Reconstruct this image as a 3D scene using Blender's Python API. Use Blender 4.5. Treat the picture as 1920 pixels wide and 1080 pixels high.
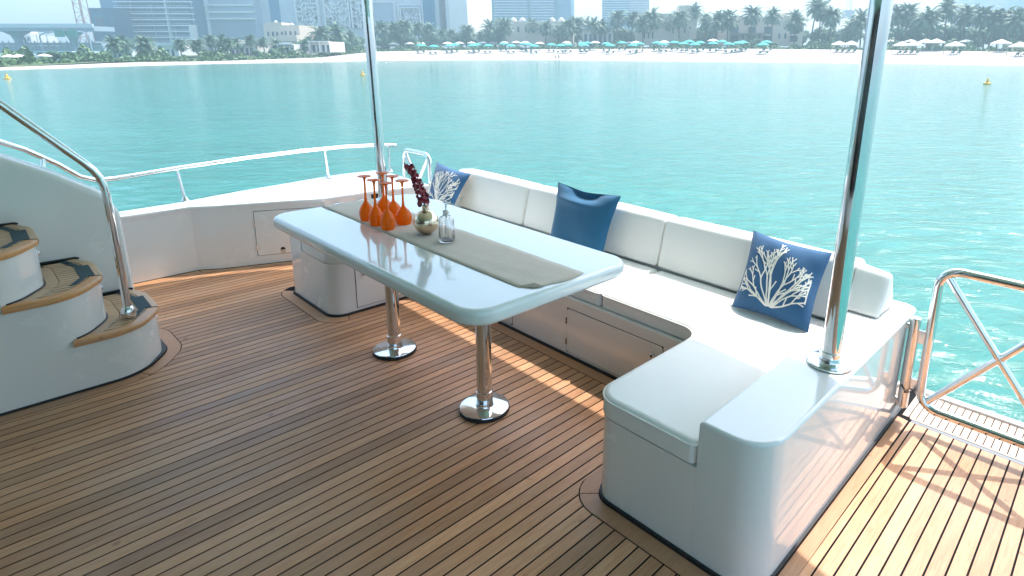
import bpy, math, random
from mathutils import Vector, Matrix
random.seed(7)
R = math.radians
sc = bpy.context.scene
for o in list(bpy.data.objects): bpy.data.objects.remove(o)
col = sc.collection

# ------------------------------------------------------------------ camera, sky, sun
EYE = Vector((0, 0, 1.6))
FPX, CX, CY = 1116.0, 1128.0, 386.0                 # lens and principal point of the 1920x1080 photograph
PITCH = R(14.6)
wR = Vector((1, 0, 0)); wU = Vector((0, math.sin(PITCH), math.cos(PITCH))); wF = Vector((0, math.cos(PITCH), -math.sin(PITCH)))
# the yacht's own frame (x along the planks, y along the sofa); the moored boat sits slightly heeled in the water
th, ps, ro = R(13.6), R(41.7), R(1.77)
bf = Vector((math.cos(ps), math.sin(ps), 0)); br = Vector((math.sin(ps), -math.cos(ps), 0))
bF = (math.cos(th) * bf - math.sin(th) * Vector((0, 0, 1))).normalized(); bU0 = br.cross(bF)
bR = math.cos(ro) * br + math.sin(ro) * bU0; bU = -math.sin(ro) * br + math.cos(ro) * bU0
Mb = Matrix((bR, bU, bF)).transposed(); Mw = Matrix((wR, wU, wF)).transposed()
ROT = Mw @ Mb.transposed()
HEEL = Matrix.Translation(EYE) @ ROT.to_4x4() @ Matrix.Translation(-EYE)

cam_d = bpy.data.cameras.new('camera'); cam = bpy.data.objects.new('camera', cam_d); col.objects.link(cam)
cam_d.sensor_width = 36; cam_d.lens = FPX / 1920 * 36
cam_d.shift_x = -(CX - 960) / 1920; cam_d.shift_y = -(540 - CY) / 1920
cam_d.clip_start = 0.05; cam_d.clip_end = 4000
cam.matrix_world = Matrix.Translation(EYE) @ Matrix((wR, wU, -wF)).transposed().to_4x4()
sc.camera = cam

SUN_S = 0.52
sun_vec = (ROT @ Vector((SUN_S, -0.02, 1.0))).normalized()     # towards the sun
elev = math.asin(sun_vec.z); azim = math.atan2(sun_vec.x, sun_vec.y)
sun_d = bpy.data.lights.new('sun', 'SUN'); sun_d.energy = 2.15; sun_d.angle = R(0.5); sun_d.color = (1.0, 0.965, 0.92)
sun = bpy.data.objects.new('sun', sun_d); col.objects.link(sun)
sun.rotation_euler = sun_vec.to_track_quat('Z', 'Y').to_euler(); sun.location = (20, 20, 60)
world = bpy.data.worlds.new('World'); sc.world = world; world.use_nodes = True
nt = world.node_tree; bg = nt.nodes['Background']
sky = nt.nodes.new('ShaderNodeTexSky'); sky.sky_type = 'NISHITA'; sky.sun_disc = False
sky.sun_elevation = elev; sky.sun_rotation = azim; sky.air_density = 1.0; sky.dust_density = 3.0; sky.ozone_density = 1.0
nt.links.new(sky.outputs[0], bg.inputs[0]); bg.inputs[1].default_value = 0.15
vs = sc.view_settings; vs.view_transform = 'Standard'; vs.look = 'None'; vs.exposure = 1.88; vs.gamma = 1; vs.use_curve_mapping = False
sc.render.engine = 'CYCLES'
cy = sc.cycles; cy.use_denoising = True; cy.max_bounces = 8; cy.diffuse_bounces = 4; cy.glossy_bounces = 5; cy.transmission_bounces = 8
cy.volume_bounces = 0; cy.caustics_reflective = False; cy.caustics_refractive = False; cy.sample_clamp_indirect = 6
HAZE = 0.0017

# ------------------------------------------------------------------ materials
def mat(name, color=(.8, .8, .8), rough=.5, metal=0, **kw):
    m = bpy.data.materials.new(name); m.use_nodes = True
    b = m.node_tree.nodes['Principled BSDF']
    b.inputs['Base Color'].default_value = (*color, 1); b.inputs['Roughness'].default_value = rough; b.inputs['Metallic'].default_value = metal
    for k, v in kw.items(): b.inputs[k.replace('_', ' ')].default_value = v
    return m
def nodes(m): return m.node_tree.nodes, m.node_tree.links, m.node_tree.nodes['Principled BSDF']
def noise(m, scale, detail=3, rough=.55, stretch=None, coord='Object', dist=0):
    N, L, b = nodes(m)
    tc = N.new('ShaderNodeTexCoord'); mp = N.new('ShaderNodeMapping'); n = N.new('ShaderNodeTexNoise')
    if stretch: mp.inputs['Scale'].default_value = stretch
    L.new(tc.outputs[coord], mp.inputs[0]); L.new(mp.outputs[0], n.inputs[0])
    n.inputs['Scale'].default_value = scale; n.inputs['Detail'].default_value = detail; n.inputs['Roughness'].default_value = rough; n.inputs['Distortion'].default_value = dist
    return n, mp
def ramp(m, src, stops):
    N, L, b = nodes(m); r = N.new('ShaderNodeValToRGB'); e = r.color_ramp.elements
    while len(e) < len(stops): e.new(.5)
    for i, (p, c) in enumerate(stops): e[i].position = p; e[i].color = (*c, 1) if len(c) == 3 else c
    L.new(src, r.inputs[0]); return r
def bump(m, src, strength, dist, chain=None):
    N, L, b = nodes(m); bp = N.new('ShaderNodeBump'); bp.inputs['Strength'].default_value = strength; bp.inputs['Distance'].default_value = dist
    L.new(src, bp.inputs['Height'])
    if chain: L.new(chain.outputs[0], bp.inputs['Normal'])
    L.new(bp.outputs[0], b.inputs['Normal']); return bp
def mixc(m, fac, a, b_, mode='MIX'):
    N, L, b = nodes(m); x = N.new('ShaderNodeMix'); x.data_type = 'RGBA'; x.blend_type = mode
    for sock, v in ((x.inputs[0], fac), (x.inputs[6], a), (x.inputs[7], b_)):
        if isinstance(v, (int, float)): sock.default_value = v
        elif isinstance(v, tuple): sock.default_value = (*v, 1)
        else: L.new(v, sock)
    return x

def teak(name, dark, mid, light, rough=.42, stretch=(1, 14, 14), var=.5):
    m = mat(name, mid, rough); N, L, b = nodes(m)
    oi = N.new('ShaderNodeObjectInfo'); tc = N.new('ShaderNodeTexCoord')
    mul = N.new('ShaderNodeVectorMath'); mul.operation = 'SCALE'; mul.inputs[0].default_value = (31, 17, 9); L.new(oi.outputs['Random'], mul.inputs['Scale'])
    add = N.new('ShaderNodeVectorMath'); L.new(tc.outputs['Object'], add.inputs[0]); L.new(mul.outputs[0], add.inputs[1])
    mp = N.new('ShaderNodeMapping'); mp.inputs['Scale'].default_value = stretch; L.new(add.outputs[0], mp.inputs[0])
    n1 = N.new('ShaderNodeTexNoise'); n1.inputs['Scale'].default_value = 9; n1.inputs['Detail'].default_value = 6; n1.inputs['Roughness'].default_value = .65; n1.inputs['Distortion'].default_value = .4; L.new(mp.outputs[0], n1.inputs[0])
    r1 = ramp(m, n1.outputs[0], ((.28, dark), (.52, mid), (.75, light)))
    n2 = N.new('ShaderNodeTexNoise'); n2.inputs['Scale'].default_value = 1.3; n2.inputs['Detail'].default_value = 2; L.new(add.outputs[0], n2.inputs[0])
    x1 = mixc(m, .38, r1.outputs[0], ramp(m, n2.outputs[0], ((.3, dark), (.7, light))).outputs[0])
    n4, _ = noise(m, 2.2, 4, .6)                                  # weathered, greyer areas across the deck
    x2 = mixc(m, ramp(m, n4.outputs[0], ((.42, (0, 0, 0)), (.68, (.45, .45, .45)))).outputs[0], x1.outputs[2], (mid[0]*.98, mid[0]*.62, mid[0]*.42))
    n3, _ = noise(m, 14, 1, .5)                                   # small stains and knots
    x3 = mixc(m, ramp(m, n3.outputs[0], ((.72, (0, 0, 0)), (.80, (.5, .5, .5)))).outputs[0], x2.outputs[2], (dark[0]*.45, dark[1]*.32, dark[2]*.3))
    hv = N.new('ShaderNodeHueSaturation'); L.new(x3.outputs[2], hv.inputs['Color'])
    mr = N.new('ShaderNodeMapRange'); mr.inputs[3].default_value = 1 - var*.5; mr.inputs[4].default_value = 1 + var*.42; L.new(oi.outputs['Random'], mr.inputs[0]); L.new(mr.outputs[0], hv.inputs['Value'])
    L.new(hv.outputs[0], b.inputs['Base Color'])
    bump(m, n1.outputs[0], .25, .0015)
    rr = ramp(m, n2.outputs[0], ((.3, (rough-.08,)*3), (.7, (rough+.12,)*3))); L.new(rr.outputs[0], b.inputs['Roughness'])
    return m
M = {}
M['teak'] = teak('deck_teak', (.36, .14, .055), (.57, .285, .135), (.69, .39, .22))
M['teak_margin'] = teak('margin_teak', (.38, .17, .075), (.50, .25, .125), (.58, .32, .18), var=.2)
M['teak_pale'] = teak('transom_teak', (.42, .30, .23), (.52, .39, .31), (.58, .45, .37), var=.15)
M['teak_nose'] = teak('varnished_teak', (.46, .18, .05), (.64, .29, .085), (.72, .37, .13), rough=.3, var=.1)
M['teak_tread'] = teak('tread_teak', (.42, .25, .13), (.56, .36, .21), (.64, .44, .28), var=.25)
M['caulk'] = mat('black_caulk', (.006, .007, .008), .7, Specular_IOR_Level=.08)
M['seam_grey'] = mat('seam_grey', (.16, .18, .2), .5)
def gel(name, c, rough, spec=.5, coat=.6):
    m = mat(name, c, rough, Coat_Weight=coat, Coat_Roughness=.05)
    n, _ = noise(m, 1.7, 2, .5); N, L, b = nodes(m)
    x = mixc(m, n.outputs[0], tuple(v*.965 for v in c), tuple(min(v*1.02, .9) for v in c)); L.new(x.outputs[2], b.inputs['Base Color'])
    bump(m, n.outputs[0], .02, .012)
    n2, _ = noise(m, 5, 4, .6); L.new(ramp(m, n2.outputs[0], ((.3, (rough*.7,)*3), (.75, (rough*1.5,)*3))).outputs[0], b.inputs['Roughness'])
    return m
M['gel'] = gel('white_gelcoat', (.82, .81, .785), .22)
M['gel_gloss'] = gel('polished_gelcoat', (.80, .80, .785), .10, coat=1)
M['gel_table'] = gel('table_gelcoat', (.79, .80, .79), .12, coat=1)
M['vinyl'] = mat('white_vinyl', (.84, .83, .80), .42)
n, _ = noise(M['vinyl'], 260, 2, .5); n2, _ = noise(M['vinyl'], 6, 2, .5)
b1 = bump(M['vinyl'], n.outputs[0], .18, .0006); b2 = bump(M['vinyl'], n2.outputs[0], .30, .016, b1)
M['chrome'] = mat('polished_steel', (.80, .80, .80), .05, 1)
n, _ = noise(M['chrome'], 9, 4, .6); bump(M['chrome'], n.outputs[0], .03, .004)
N, L, b = nodes(M['chrome']); L.new(ramp(M['chrome'], n.outputs[0], ((.35, (.03,)*3), (.8, (.11,)*3))).outputs[0], b.inputs['Roughness'])
M['dark'] = mat('dark_opening', (.01, .01, .012), .7)
M['rubber'] = mat('dark_rubber', (.02, .022, .025), .5)
M['pad'] = mat('slate_pad', (.028, .06, .075), .75)
n, _ = noise(M['pad'], 420, 2); bump(M['pad'], n.outputs[0], .4, .001)
M['blue_print'] = mat('white_print', (.82, .80, .74), .85)
def fabric(name, c, scale=900, s=.25, var=.25):
    m = mat(name, c, .85, Sheen_Weight=.25); n, _ = noise(m, scale, 2, .6); n2, _ = noise(m, 12, 3, .6)
    N, L, b = nodes(m)
    x = mixc(m, n.outputs[0], tuple(v*(1-var) for v in c), tuple(min(1, v*(1+var)) for v in c))
    x2 = mixc(m, n2.outputs[0], x.outputs[2], tuple(v*.8 for v in c)); x2.inputs[0].default_value = .3
    L.new(x2.outputs[2], b.inputs['Base Color']); b1 = bump(m, n.outputs[0], s, .0008); bump(m, n2.outputs[0], .3, .01, b1)
    return m
M['navy'] = fabric('navy_fabric', (.022, .11, .25))
M['blue'] = fabric('blue_fabric', (.012, .13, .27))
M['beige_back'] = fabric('beige_fabric', (.62, .55, .47))
M['runner'] = fabric('woven_runner', (.76, .61, .50), 1500, .5, .45)
M['fold'] = fabric('runner_underside', (.36, .31, .23), 1500, .5, .5)
M['orange'] = mat('orange_acrylic', (1.0, .215, .004), .18, Coat_Weight=.3, Coat_Roughness=.03)
N, L, b = nodes(M['orange']); tl = N.new('ShaderNodeBsdfTranslucent'); tl.inputs[0].default_value = (1.0, .42, .012, 1); ms = N.new('ShaderNodeMixShader'); ms.inputs[0].default_value = .5
L.new(b.outputs[0], ms.inputs[1]); L.new(tl.outputs[0], ms.inputs[2]); L.new(ms.outputs[0], N['Material Output'].inputs[0])
M['gold'] = mat('gold_mirror', (.82, .64, .47), .06, 1)
M['glass'] = mat('clear_glass', (1, 1, 1), .02, Transmission_Weight=1.0, IOR=1.45)
M['petal'] = mat('dark_red_petal', (.16, .012, .022), .4)
n, _ = noise(M['petal'], 60, 3); N, L, b = nodes(M['petal']); L.new(ramp(M['petal'], n.outputs[0], ((.3, (.13, .010, .018)), (.55, (.34, .025, .045)), (.8, (.50, .12, .14)))).outputs[0], b.inputs['Base Color'])
M['stem'] = mat('flower_stem', (.10, .05, .03), .6)
M['tint'] = mat('tinted_glass', (.012, .016, .02), .03)
# water
mw = M['water'] = mat('sea_water', (.022, .17, .135), .10, IOR=1.42)
N, L, b = nodes(mw)
tc = N.new('ShaderNodeTexCoord')
def wn(scale, sx, sy, det, rot=0.35, dist=.6):
    mp = N.new('ShaderNodeMapping'); mp.inputs['Scale'].default_value = (sx, sy, 1); mp.inputs['Rotation'].default_value = (0, 0, rot)
    t = N.new('ShaderNodeTexNoise'); t.inputs['Scale'].default_value = scale; t.inputs['Detail'].default_value = det; t.inputs['Distortion'].default_value = dist; t.inputs['Roughness'].default_value = .6
    L.new(tc.outputs['Object'], mp.inputs[0]); L.new(mp.outputs[0], t.inputs[0]); return t
w1 = wn(2.3, .8, 1.5, 6, .5); w2 = wn(.45, .7, 1.3, 4, .1); w3 = wn(.03, 1, 2.2, 3, .2)
ba = bump(mw, w2.outputs[0], .42, .30); bb = bump(mw, w1.outputs[0], .9, .07, ba)
cr = ramp(mw, w3.outputs[0], ((.35, (.013, .145, .118)), (.65, (.024, .20, .16)))); cr2 = ramp(mw, w1.outputs[0], ((.35, (.012, .135, .112)), (.7, (.036, .225, .182))))
L.new(mixc(mw, .45, cr.outputs[0], cr2.outputs[0]).outputs[2], b.inputs['Base Color'])
M['sand'] = mat('pale_sand', (.72, .66, .58), .9)
n, _ = noise(M['sand'], .5, 5); N, L, b = nodes(M['sand']); L.new(ramp(M['sand'], n.outputs[0], ((.35, (.44, .39, .34)), (.7, (.54, .49, .44)))).outputs[0], b.inputs['Base Color'])
M['ground'] = mat('planted_ground', (.08, .11, .05), .95)
n, _ = noise(M['ground'], .25, 5); N, L, b = nodes(M['ground']); L.new(ramp(M['ground'], n.outputs[0], ((.4, (.05, .09, .03)), (.6, (.12, .14, .07)), (.8, (.34, .30, .24)))).outputs[0], b.inputs['Base Color'])
def leafm(name, c1, c2):
    m = mat(name, c1, .55); n, _ = noise(m, .9, 3); N, L, b = nodes(m)
    L.new(ramp(m, n.outputs[0], ((.35, c1), (.65, c2))).outputs[0], b.inputs['Base Color']); return m
M['palm_leaf'] = leafm('palm_leaf', (.055, .13, .065), (.11, .20, .11))
M['tree_leaf'] = leafm('tree_leaf', (.06, .15, .07), (.12, .22, .11))
M['hedge_leaf'] = leafm('hedge_leaf', (.05, .12, .03), (.11, .20, .06))
M['bark'] = mat('palm_bark', (.16, .12, .08), .9)
M['teal'] = mat('teal_canvas', (.05, .42, .38), .8); M['cream'] = mat('cream_canvas', (.72, .68, .62), .8)
M['lounger'] = mat('dark_teal_sling', (.03, .16, .17), .7); M['wood'] = mat('grey_wood', (.3, .26, .22), .8)
def wallm(name, c, sc_=.15):
    m = mat(name, c, .8); n, _ = noise(m, sc_, 4); N, L, b = nodes(m)
    L.new(mixc(m, n.outputs[0], tuple(v*.86 for v in c), tuple(min(1, v*1.1) for v in c)).outputs[2], b.inputs['Base Color']); return m
M['plaster'] = wallm('cream_plaster', (.62, .52, .42)); M['white_wall'] = wallm('white_plaster', (.66, .64, .60)); M['grey_clad'] = wallm('grey_cladding', (.38, .45, .52))
M['mall'] = wallm('stone_cladding', (.56, .58, .60)); M['lattice'] = wallm('pale_stone_relief', (.78, .76, .74)); M['concrete'] = wallm('grey_concrete', (.30, .36, .42))
M['fac_glass'] = mat('facade_glass', (.004, .13, .20), .45, 0, Specular_IOR_Level=.25); M['fac_glass2'] = mat('blue_tower_glass', (.03, .19, .31), .45, 0, Specular_IOR_Level=.3)
M['recess'] = mat('window_dark', (.04, .07, .09), .4); M['slab'] = wallm('balcony_slab', (.72, .74, .75)); M['panel_blue'] = mat('dark_blue_panel', (.006, .09, .15), .5, 0, Specular_IOR_Level=.2)
M['steel_paint'] = mat('red_crane_steel', (.32, .17, .15), .6); M['sign_green'] = mat('green_road_sign', (.02, .22, .15), .5); M['yellow'] = mat('yellow_buoy', (.75, .42, .06), .5)
M['skin'] = mat('tanned_skin', (.36, .2, .13), .6); M['swim'] = mat('dark_swimwear', (.02, .04, .06), .8)

# ------------------------------------------------------------------ geometry helpers
class MB:
    def __init__(s): s.v = []; s.f = []; s.e = []
    def add(s, v, f):
        k = len(s.v); s.v += [tuple(p) for p in v]; s.f += [tuple(i + k for i in q) for q in f]; return s
    def box(s, x0, x1, y0, y1, z0, z1, mtx=None):
        v = [Vector((x, y, z)) for z in (z0, z1) for y in (y0, y1) for x in (x0, x1)]
        if mtx: v = [mtx @ p for p in v]
        return s.add(v, [(0, 2, 3, 1), (4, 5, 7, 6), (0, 1, 5, 4), (2, 6, 7, 3), (0, 4, 6, 2), (1, 3, 7, 5)])
    def tube(s, pts, r, seg=12, closed=False, r1=None, cap=True):
        pts = [Vector(p) for p in pts]; n = len(pts); rings = []; up = None
        for i, p in enumerate(pts):
            if closed: t = (pts[(i+1) % n] - pts[i-1]).normalized()
            else: t = (pts[min(i+1, n-1)] - pts[max(i-1, 0)]).normalized()
            if up is None: up = Vector((0, 0, 1)) if abs(t.z) < .9 else Vector((1, 0, 0))
            u = (up - t * up.dot(t)).normalized(); w = t.cross(u); up = u
            rr = r if r1 is None else r + (r1 - r) * i / max(1, n-1)
            if hasattr(r, '__len__'): rr = r[i]
            rings.append([p + (u*math.cos(2*math.pi*k/seg) + w*math.sin(2*math.pi*k/seg)) * rr for k in range(seg)])
        v = [p for q in rings for p in q]; f = []
        for i in range(n if closed else n-1):
            j = (i+1) % n
            for k in range(seg): f.append((i*seg+k, i*seg+(k+1) % seg, j*seg+(k+1) % seg, j*seg+k))
        if cap and not closed: f += [tuple(reversed(range(seg))), tuple(range((n-1)*seg, n*seg))]
        return s.add(v, f)
    def lathe(s, prof, c=(0, 0, 0), seg=32, axis=None, flute=0, nf=0):
        v = []; f = []
        for r, z in prof:
            for k in range(seg):
                t = 2*math.pi*k/seg; rr = r * (1 + flute*math.cos(nf*t)) if flute else r
                v.append(Vector((rr*math.cos(t), rr*math.sin(t), z)))
        if axis is not None: v = [axis @ p for p in v]
        v = [p + Vector(c) for p in v]
        for i in range(len(prof)-1):
            for k in range(seg): f.append((i*seg+k, i*seg+(k+1) % seg, (i+1)*seg+(k+1) % seg, (i+1)*seg+k))
        if prof[0][0] > 1e-5: f.append(tuple(reversed(range(seg))))
        if prof[-1][0] > 1e-5: f.append(tuple(range((len(prof)-1)*seg, len(prof)*seg)))
        return s.add(v, f)
    def prism(s, poly, z0, z1, rt=0, rb=0, n=5, bottom=True):
        rings = []
        if rb:
            for i in range(n): t = math.pi/2*i/n; rings.append((rb*(1-math.sin(t)), z0 + rb*(1-math.cos(t))))
        else: rings.append((0, z0))
        if rb: rings.append((0, z0+rb))
        if rt:
            for i in range(n+1): t = math.pi/2*i/n; rings.append((rt*(1-math.cos(t)), z1 - rt*(1-math.sin(t))))
        else: rings.append((0, z1))
        if rt: rings.append((rt+.003, z1))
        m = len(poly); v = []; f = []
        for ins, z in rings: v += [(x, y, z) for x, y in offset(poly, -ins)]
        for i in range(len(rings)-1):
            for k in range(m): f.append((i*m+k, i*m+(k+1) % m, (i+1)*m+(k+1) % m, (i+1)*m+k))
        f.append(tuple(range((len(rings)-1)*m, len(rings)*m)))
        if bottom: f.append(tuple(reversed(range(m))))
        return s.add(v, f)
    def build(s, name, m, parent=None, smooth=35, fix=True):
        me = bpy.data.meshes.new(name); me.from_pydata(s.v, [], s.f); me.update()
        if fix:
            import bmesh
            bm = bmesh.new(); bm.from_mesh(me); bmesh.ops.recalc_face_normals(bm, faces=bm.faces); bm.to_mesh(me); bm.free()
        me.materials.append(M[m] if isinstance(m, str) else m)
        if smooth:
            me.shade_smooth(); me.set_sharp_from_angle(angle=R(smooth))
        return link(name, me, parent)
ROOTS = []; BOAT = []; boat_mode = [True]
def link(name, data, parent=None):
    o = bpy.data.objects.new(name, data); col.objects.link(o)
    if parent: o.parent = parent
    elif boat_mode[0]: BOAT.append(o)
    return o
def tag(o, label=None, cat=None, group=None, kind=None):
    if label: o['label'] = label
    if cat: o['category'] = cat
    if group: o['group'] = group
    if kind: o['kind'] = kind
    return o
def empty(name, loc, label=None, cat=None, group=None, rz=0):
    o = link(name, None); o.location = loc; o.rotation_euler = (0, 0, rz); o.empty_display_size = .1
    return tag(o, label, cat, group)
def thing_at(loc): return Matrix.Translation(-Vector(loc))
def rel(mb, loc):                                                # shift geometry so that it hangs under an Empty at loc
    mb.v = [(p[0]-loc[0], p[1]-loc[1], p[2]-loc[2]) for p in mb.v]; return mb
def copy_tree(o, parent=None):
    c = o.copy(); col.objects.link(c)
    if parent: c.parent = parent
    elif boat_mode[0]: BOAT.append(c)
    for ch in list(o.children): copy_tree(ch, c)
    return c
def offset(poly, d):
    if abs(d) < 1e-9: return list(poly)
    n = len(poly); out = []
    for i in range(n):
        p0, p, p1 = poly[i-1], poly[i], poly[(i+1) % n]
        e0 = (p[0]-p0[0], p[1]-p0[1]); e1 = (p1[0]-p[0], p1[1]-p[1])
        l0 = math.hypot(*e0) or 1e-9; l1 = math.hypot(*e1) or 1e-9
        n0 = (e0[1]/l0, -e0[0]/l0); n1 = (e1[1]/l1, -e1[0]/l1)
        mx, my = n0[0]+n1[0], n0[1]+n1[1]; q = mx*mx+my*my
        if q < 1e-6: mx, my, q = n0[0], n0[1], 1
        k = 2*d/q if q > .5 else d
        out.append((p[0]+mx*k, p[1]+my*k))
    return out
def fillet(pts, seg=6):                                          # pts: (x, y, radius) counter-clockwise
    out = []; n = len(pts)
    for i in range(n):
        x, y, r = pts[i]; a = Vector(pts[i-1][:2]); c = Vector(pts[(i+1) % n][:2]); p = Vector((x, y))
        if r <= 0: out.append((x, y)); continue
        u = (a-p).normalized(); v = (c-p).normalized(); ang = u.angle(v); t = r/math.tan(ang/2)
        ctr = p + (u+v).normalized() * (r/math.sin(ang/2)); s0 = p+u*t-ctr; s1 = p+v*t-ctr
        a0 = math.atan2(s0.y, s0.x); a1 = math.atan2(s1.y, s1.x); d = (a1-a0+math.pi) % (2*math.pi) - math.pi
        for k in range(seg+1): q = a0 + d*k/seg; out.append((ctr.x+r*math.cos(q), ctr.y+r*math.sin(q)))
    return out
def strip(inner, outer, z1, z0):                                 # flat board between two matching polylines
    n = len(inner); mb = MB(); v = [(x, y, z1) for x, y in inner] + [(x, y, z1) for x, y in outer] + [(x, y, z0) for x, y in inner] + [(x, y, z0) for x, y in outer]
    f = []
    for i in range(n-1):
        f += [(i, i+1, n+i+1, n+i), (2*n+i, 3*n+i, 3*n+i+1, 2*n+i+1), (i, 2*n+i, 2*n+i+1, i+1), (n+i, n+i+1, 3*n+i+1, 3*n+i)]
    f += [(0, n, 3*n, 2*n), (n-1, 3*n-1, 4*n-1, 2*n-1)]
    return mb.add(v, f)
def crossings(poly, y):
    xs = []; n = len(poly)
    for i in range(n):
        (x0, y0), (x1, y1) = poly[i], poly[(i+1) % n]
        if (y0 <= y) != (y1 <= y): xs.append(x0 + (y-y0)*(x1-x0)/(y1-y0))
    return sorted(xs)
def remain(y, lo, hi, cuts):
    iv = [(lo, hi)]
    for c in cuts:
        xs = crossings(c, y)
        for a, b_ in zip(xs[::2], xs[1::2]):
            nv = []
            for p, q in iv:
                if b_ <= p or a >= q: nv.append((p, q)); continue
                if a > p: nv.append((p, a))
                if b_ < q: nv.append((b_, q))
            iv = nv
    return [t for t in iv if t[1]-t[0] > .004]
def plank_row(y0, y1, lo, hi, cuts, z1, z0, name, m, parent, ns=5):
    ys = [y0 + (y1-y0)*i/ns for i in range(ns+1)]; chains = []
    prev = None
    for i in range(ns):
        A = remain(ys[i]+1e-5, lo, hi, cuts); B = remain(ys[i+1]-1e-5, lo, hi, cuts)
        if len(A) != len(B): C_ = remain((ys[i]+ys[i+1])/2, lo, hi, cuts); A = B = C_
        cur = []
        for a, b_ in zip(A, B):
            hit = None
            for ch in (prev or []):
                if min(ch[-1][2][1], a[1]) - max(ch[-1][2][0], a[0]) > .001: hit = ch; break
            if hit is None or hit in cur: hit = []; chains.append(hit)
            hit.append((ys[i], a, b_, ys[i+1])); cur.append(hit)
        prev = cur
    for ch in chains:
        mb = MB()
        left = []; right = []
        for yA, a, b_, yB in ch: left += [(a[0], yA), (b_[0], yB)]; right += [(a[1], yA), (b_[1], yB)]
        def dd(l):
            o = [l[0]]
            for p in l[1:]:
                if abs(p[0]-o[-1][0]) + abs(p[1]-o[-1][1]) > 1e-4: o.append(p)
            return o
        poly = dd(right) + list(reversed(dd(left)))
        if len(poly) < 3: continue
        mb.prism(poly, z0, z1, bottom=False)
        mb.build(name, m, parent, smooth=0)

# ------------------------------------------------------------------ deck
SOFA = fillet([(1.455, .62, .12), (3.00, .62, .07), (3.00, 4.14, .07), (1.455, 4.14, .08), (1.455, 3.49, .09), (2.156, 3.49, .02), (2.156, 1.295, .02), (1.455, 1.295, .08)])
STAIR = fillet([(-2.6, 3.487, 0), (.50, 3.510, .22), (.648, 3.72, .2), (.645, 4.0, .2), (.56, 4.13, .03), (-2.6, 4.13, 0)])
WALLW = [(-2.6, 4.99), (.76, 4.995), (1.13, 5.008), (1.27, 4.925), (1.47, 4.855), (1.70, 4.765), (1.94, 4.645)]
deck = MB().box(-2.6, 3.158, -.53, 5.5, -.03, -.0014).build('deck', 'caulk', smooth=0); tag(deck, 'black caulked bed under the teak planks of the aft deck', kind='structure')
GAP = .0033; PIT = .0534
wall_cut = [(x, y-.052) for x, y in WALLW] + [(2.0, 4.9), (2.0, 5.6), (-2.6, 5.6)]
inner_wall = [(.36, 4.13), (.64, 4.13), (.66, 4.33), (-2.6, 4.33), (-2.6, 4.13)]
OUT = fillet([(1.378, .5605, .18), (2.845, .5605, 0), (2.845, 4.215, 0), (1.378, 4.215, .14), (1.378, 3.413, .14), (2.078, 3.413, .02), (2.078, 1.372, .02), (1.378, 1.372, .14)])
SOFAC = fillet([(1.455, .62, .12), (2.843, .62, 0), (2.843, 4.14, 0), (1.455, 4.14, .08), (1.455, 3.49, .09), (2.156, 3.49, .02), (2.156, 1.295, .02), (1.455, 1.295, .08)])
cuts = [offset(OUT, .005), offset(STAIR, .0745), wall_cut, inner_wall]
k = -20
while True:
    y0 = .529 + k*PIT; k += 1
    if y0 > 4.99: break
    plank_row(y0+GAP, y0+PIT-GAP, -2.55, 2.842, cuts, 0, -.006, 'plank', 'teak', deck)
# the margin boards round the furniture
def ring(inn, out, i0, i1, name='margin_board', z=.0008):
    n = len(inn); idx = [j % n for j in range(i0, i1+1)]
    A = [inn[i] for i in idx]; B = [out[i] for i in idx]
    def trim(P):                                                 # leave a caulk joint at both ends
        for e, s_ in ((0, 1), (-1, -2)):
            v = Vector(P[s_])-Vector(P[e]); P[e] = tuple(Vector(P[e]) + v.normalized()*min(.002, v.length*.4))
        return P
    return strip(trim(A), trim(B), z, -.006).build(name, 'teak_margin', deck, smooth=0)
# vertex blocks: 0-6 near right corner, 7 and 8 transom ends, 9-15, 16-22, 23-29, 30-36, 37-43
IN = offset(SOFAC, .012); n = len(IN)
for q in ((40, 40+7), (36, 40), (26, 33), (22, 26), (12, 22)): ring(IN, OUT, *q)
ring(IN, OUT, 3, 7)
sin_, sout = offset(STAIR, .010), offset(STAIR, .070); ns_ = len(STAIR)
ring(sin_, sout, 0, 4); ring(sin_, sout, 4, ns_-5)
off = [(x, y-.006) for x, y in WALLW]; offb = [(x, y-.050) for x, y in WALLW]
strip(off[:3], offb[:3], .0008, -.006).build('margin_board', 'teak_margin', deck, smooth=0)
strip([(off[2][0]+.006, off[2][1])] + off[3:], [(offb[2][0]+.006, offb[2][1])] + offb[3:], .0008, -.006).build('margin_board', 'teak_margin', deck, smooth=0)
# transom strip of short boards
for side, (ylo, yhi) in enumerate(((-.53, .60), (4.2, 5.0))):
    MB().box(2.846, 2.868, ylo, yhi-.05, -.006, -.001).build('transom_seam', 'seam_grey', deck, smooth=0)
    MB().box(2.870, 2.882, ylo, yhi-.04, -.006, .0006).build('margin_board', 'teak_pale', deck, smooth=0)
    kk = 0; y = ylo
    while y < yhi-.03:
        MB().box(2.8835, 3.160, y+.002, y+.0285, -.006, 0).build('short_plank', 'teak_pale', deck, smooth=0); y += .0305
    MB().box(3.162, 3.20, ylo, yhi+.03, -.0305, .012).build('transom_edge', 'gel', deck, smooth=0)
hull = empty('yacht_hull', (1.0, 2.4, -1.0), 'white hull side of the yacht below its teak deck', 'yacht')
hp = fillet([(-2.7, -.56, 0), (3.20, -.56, .02), (3.19, 5.0, .1), (2.95, 5.42, .3), (1.0, 5.12, 0), (-2.7, 5.02, 0)])
rel(MB().prism(hp, -1.3, -.031), (1.0, 2.4, -1.0)).build('hull_side', 'gel', hull)

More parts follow.
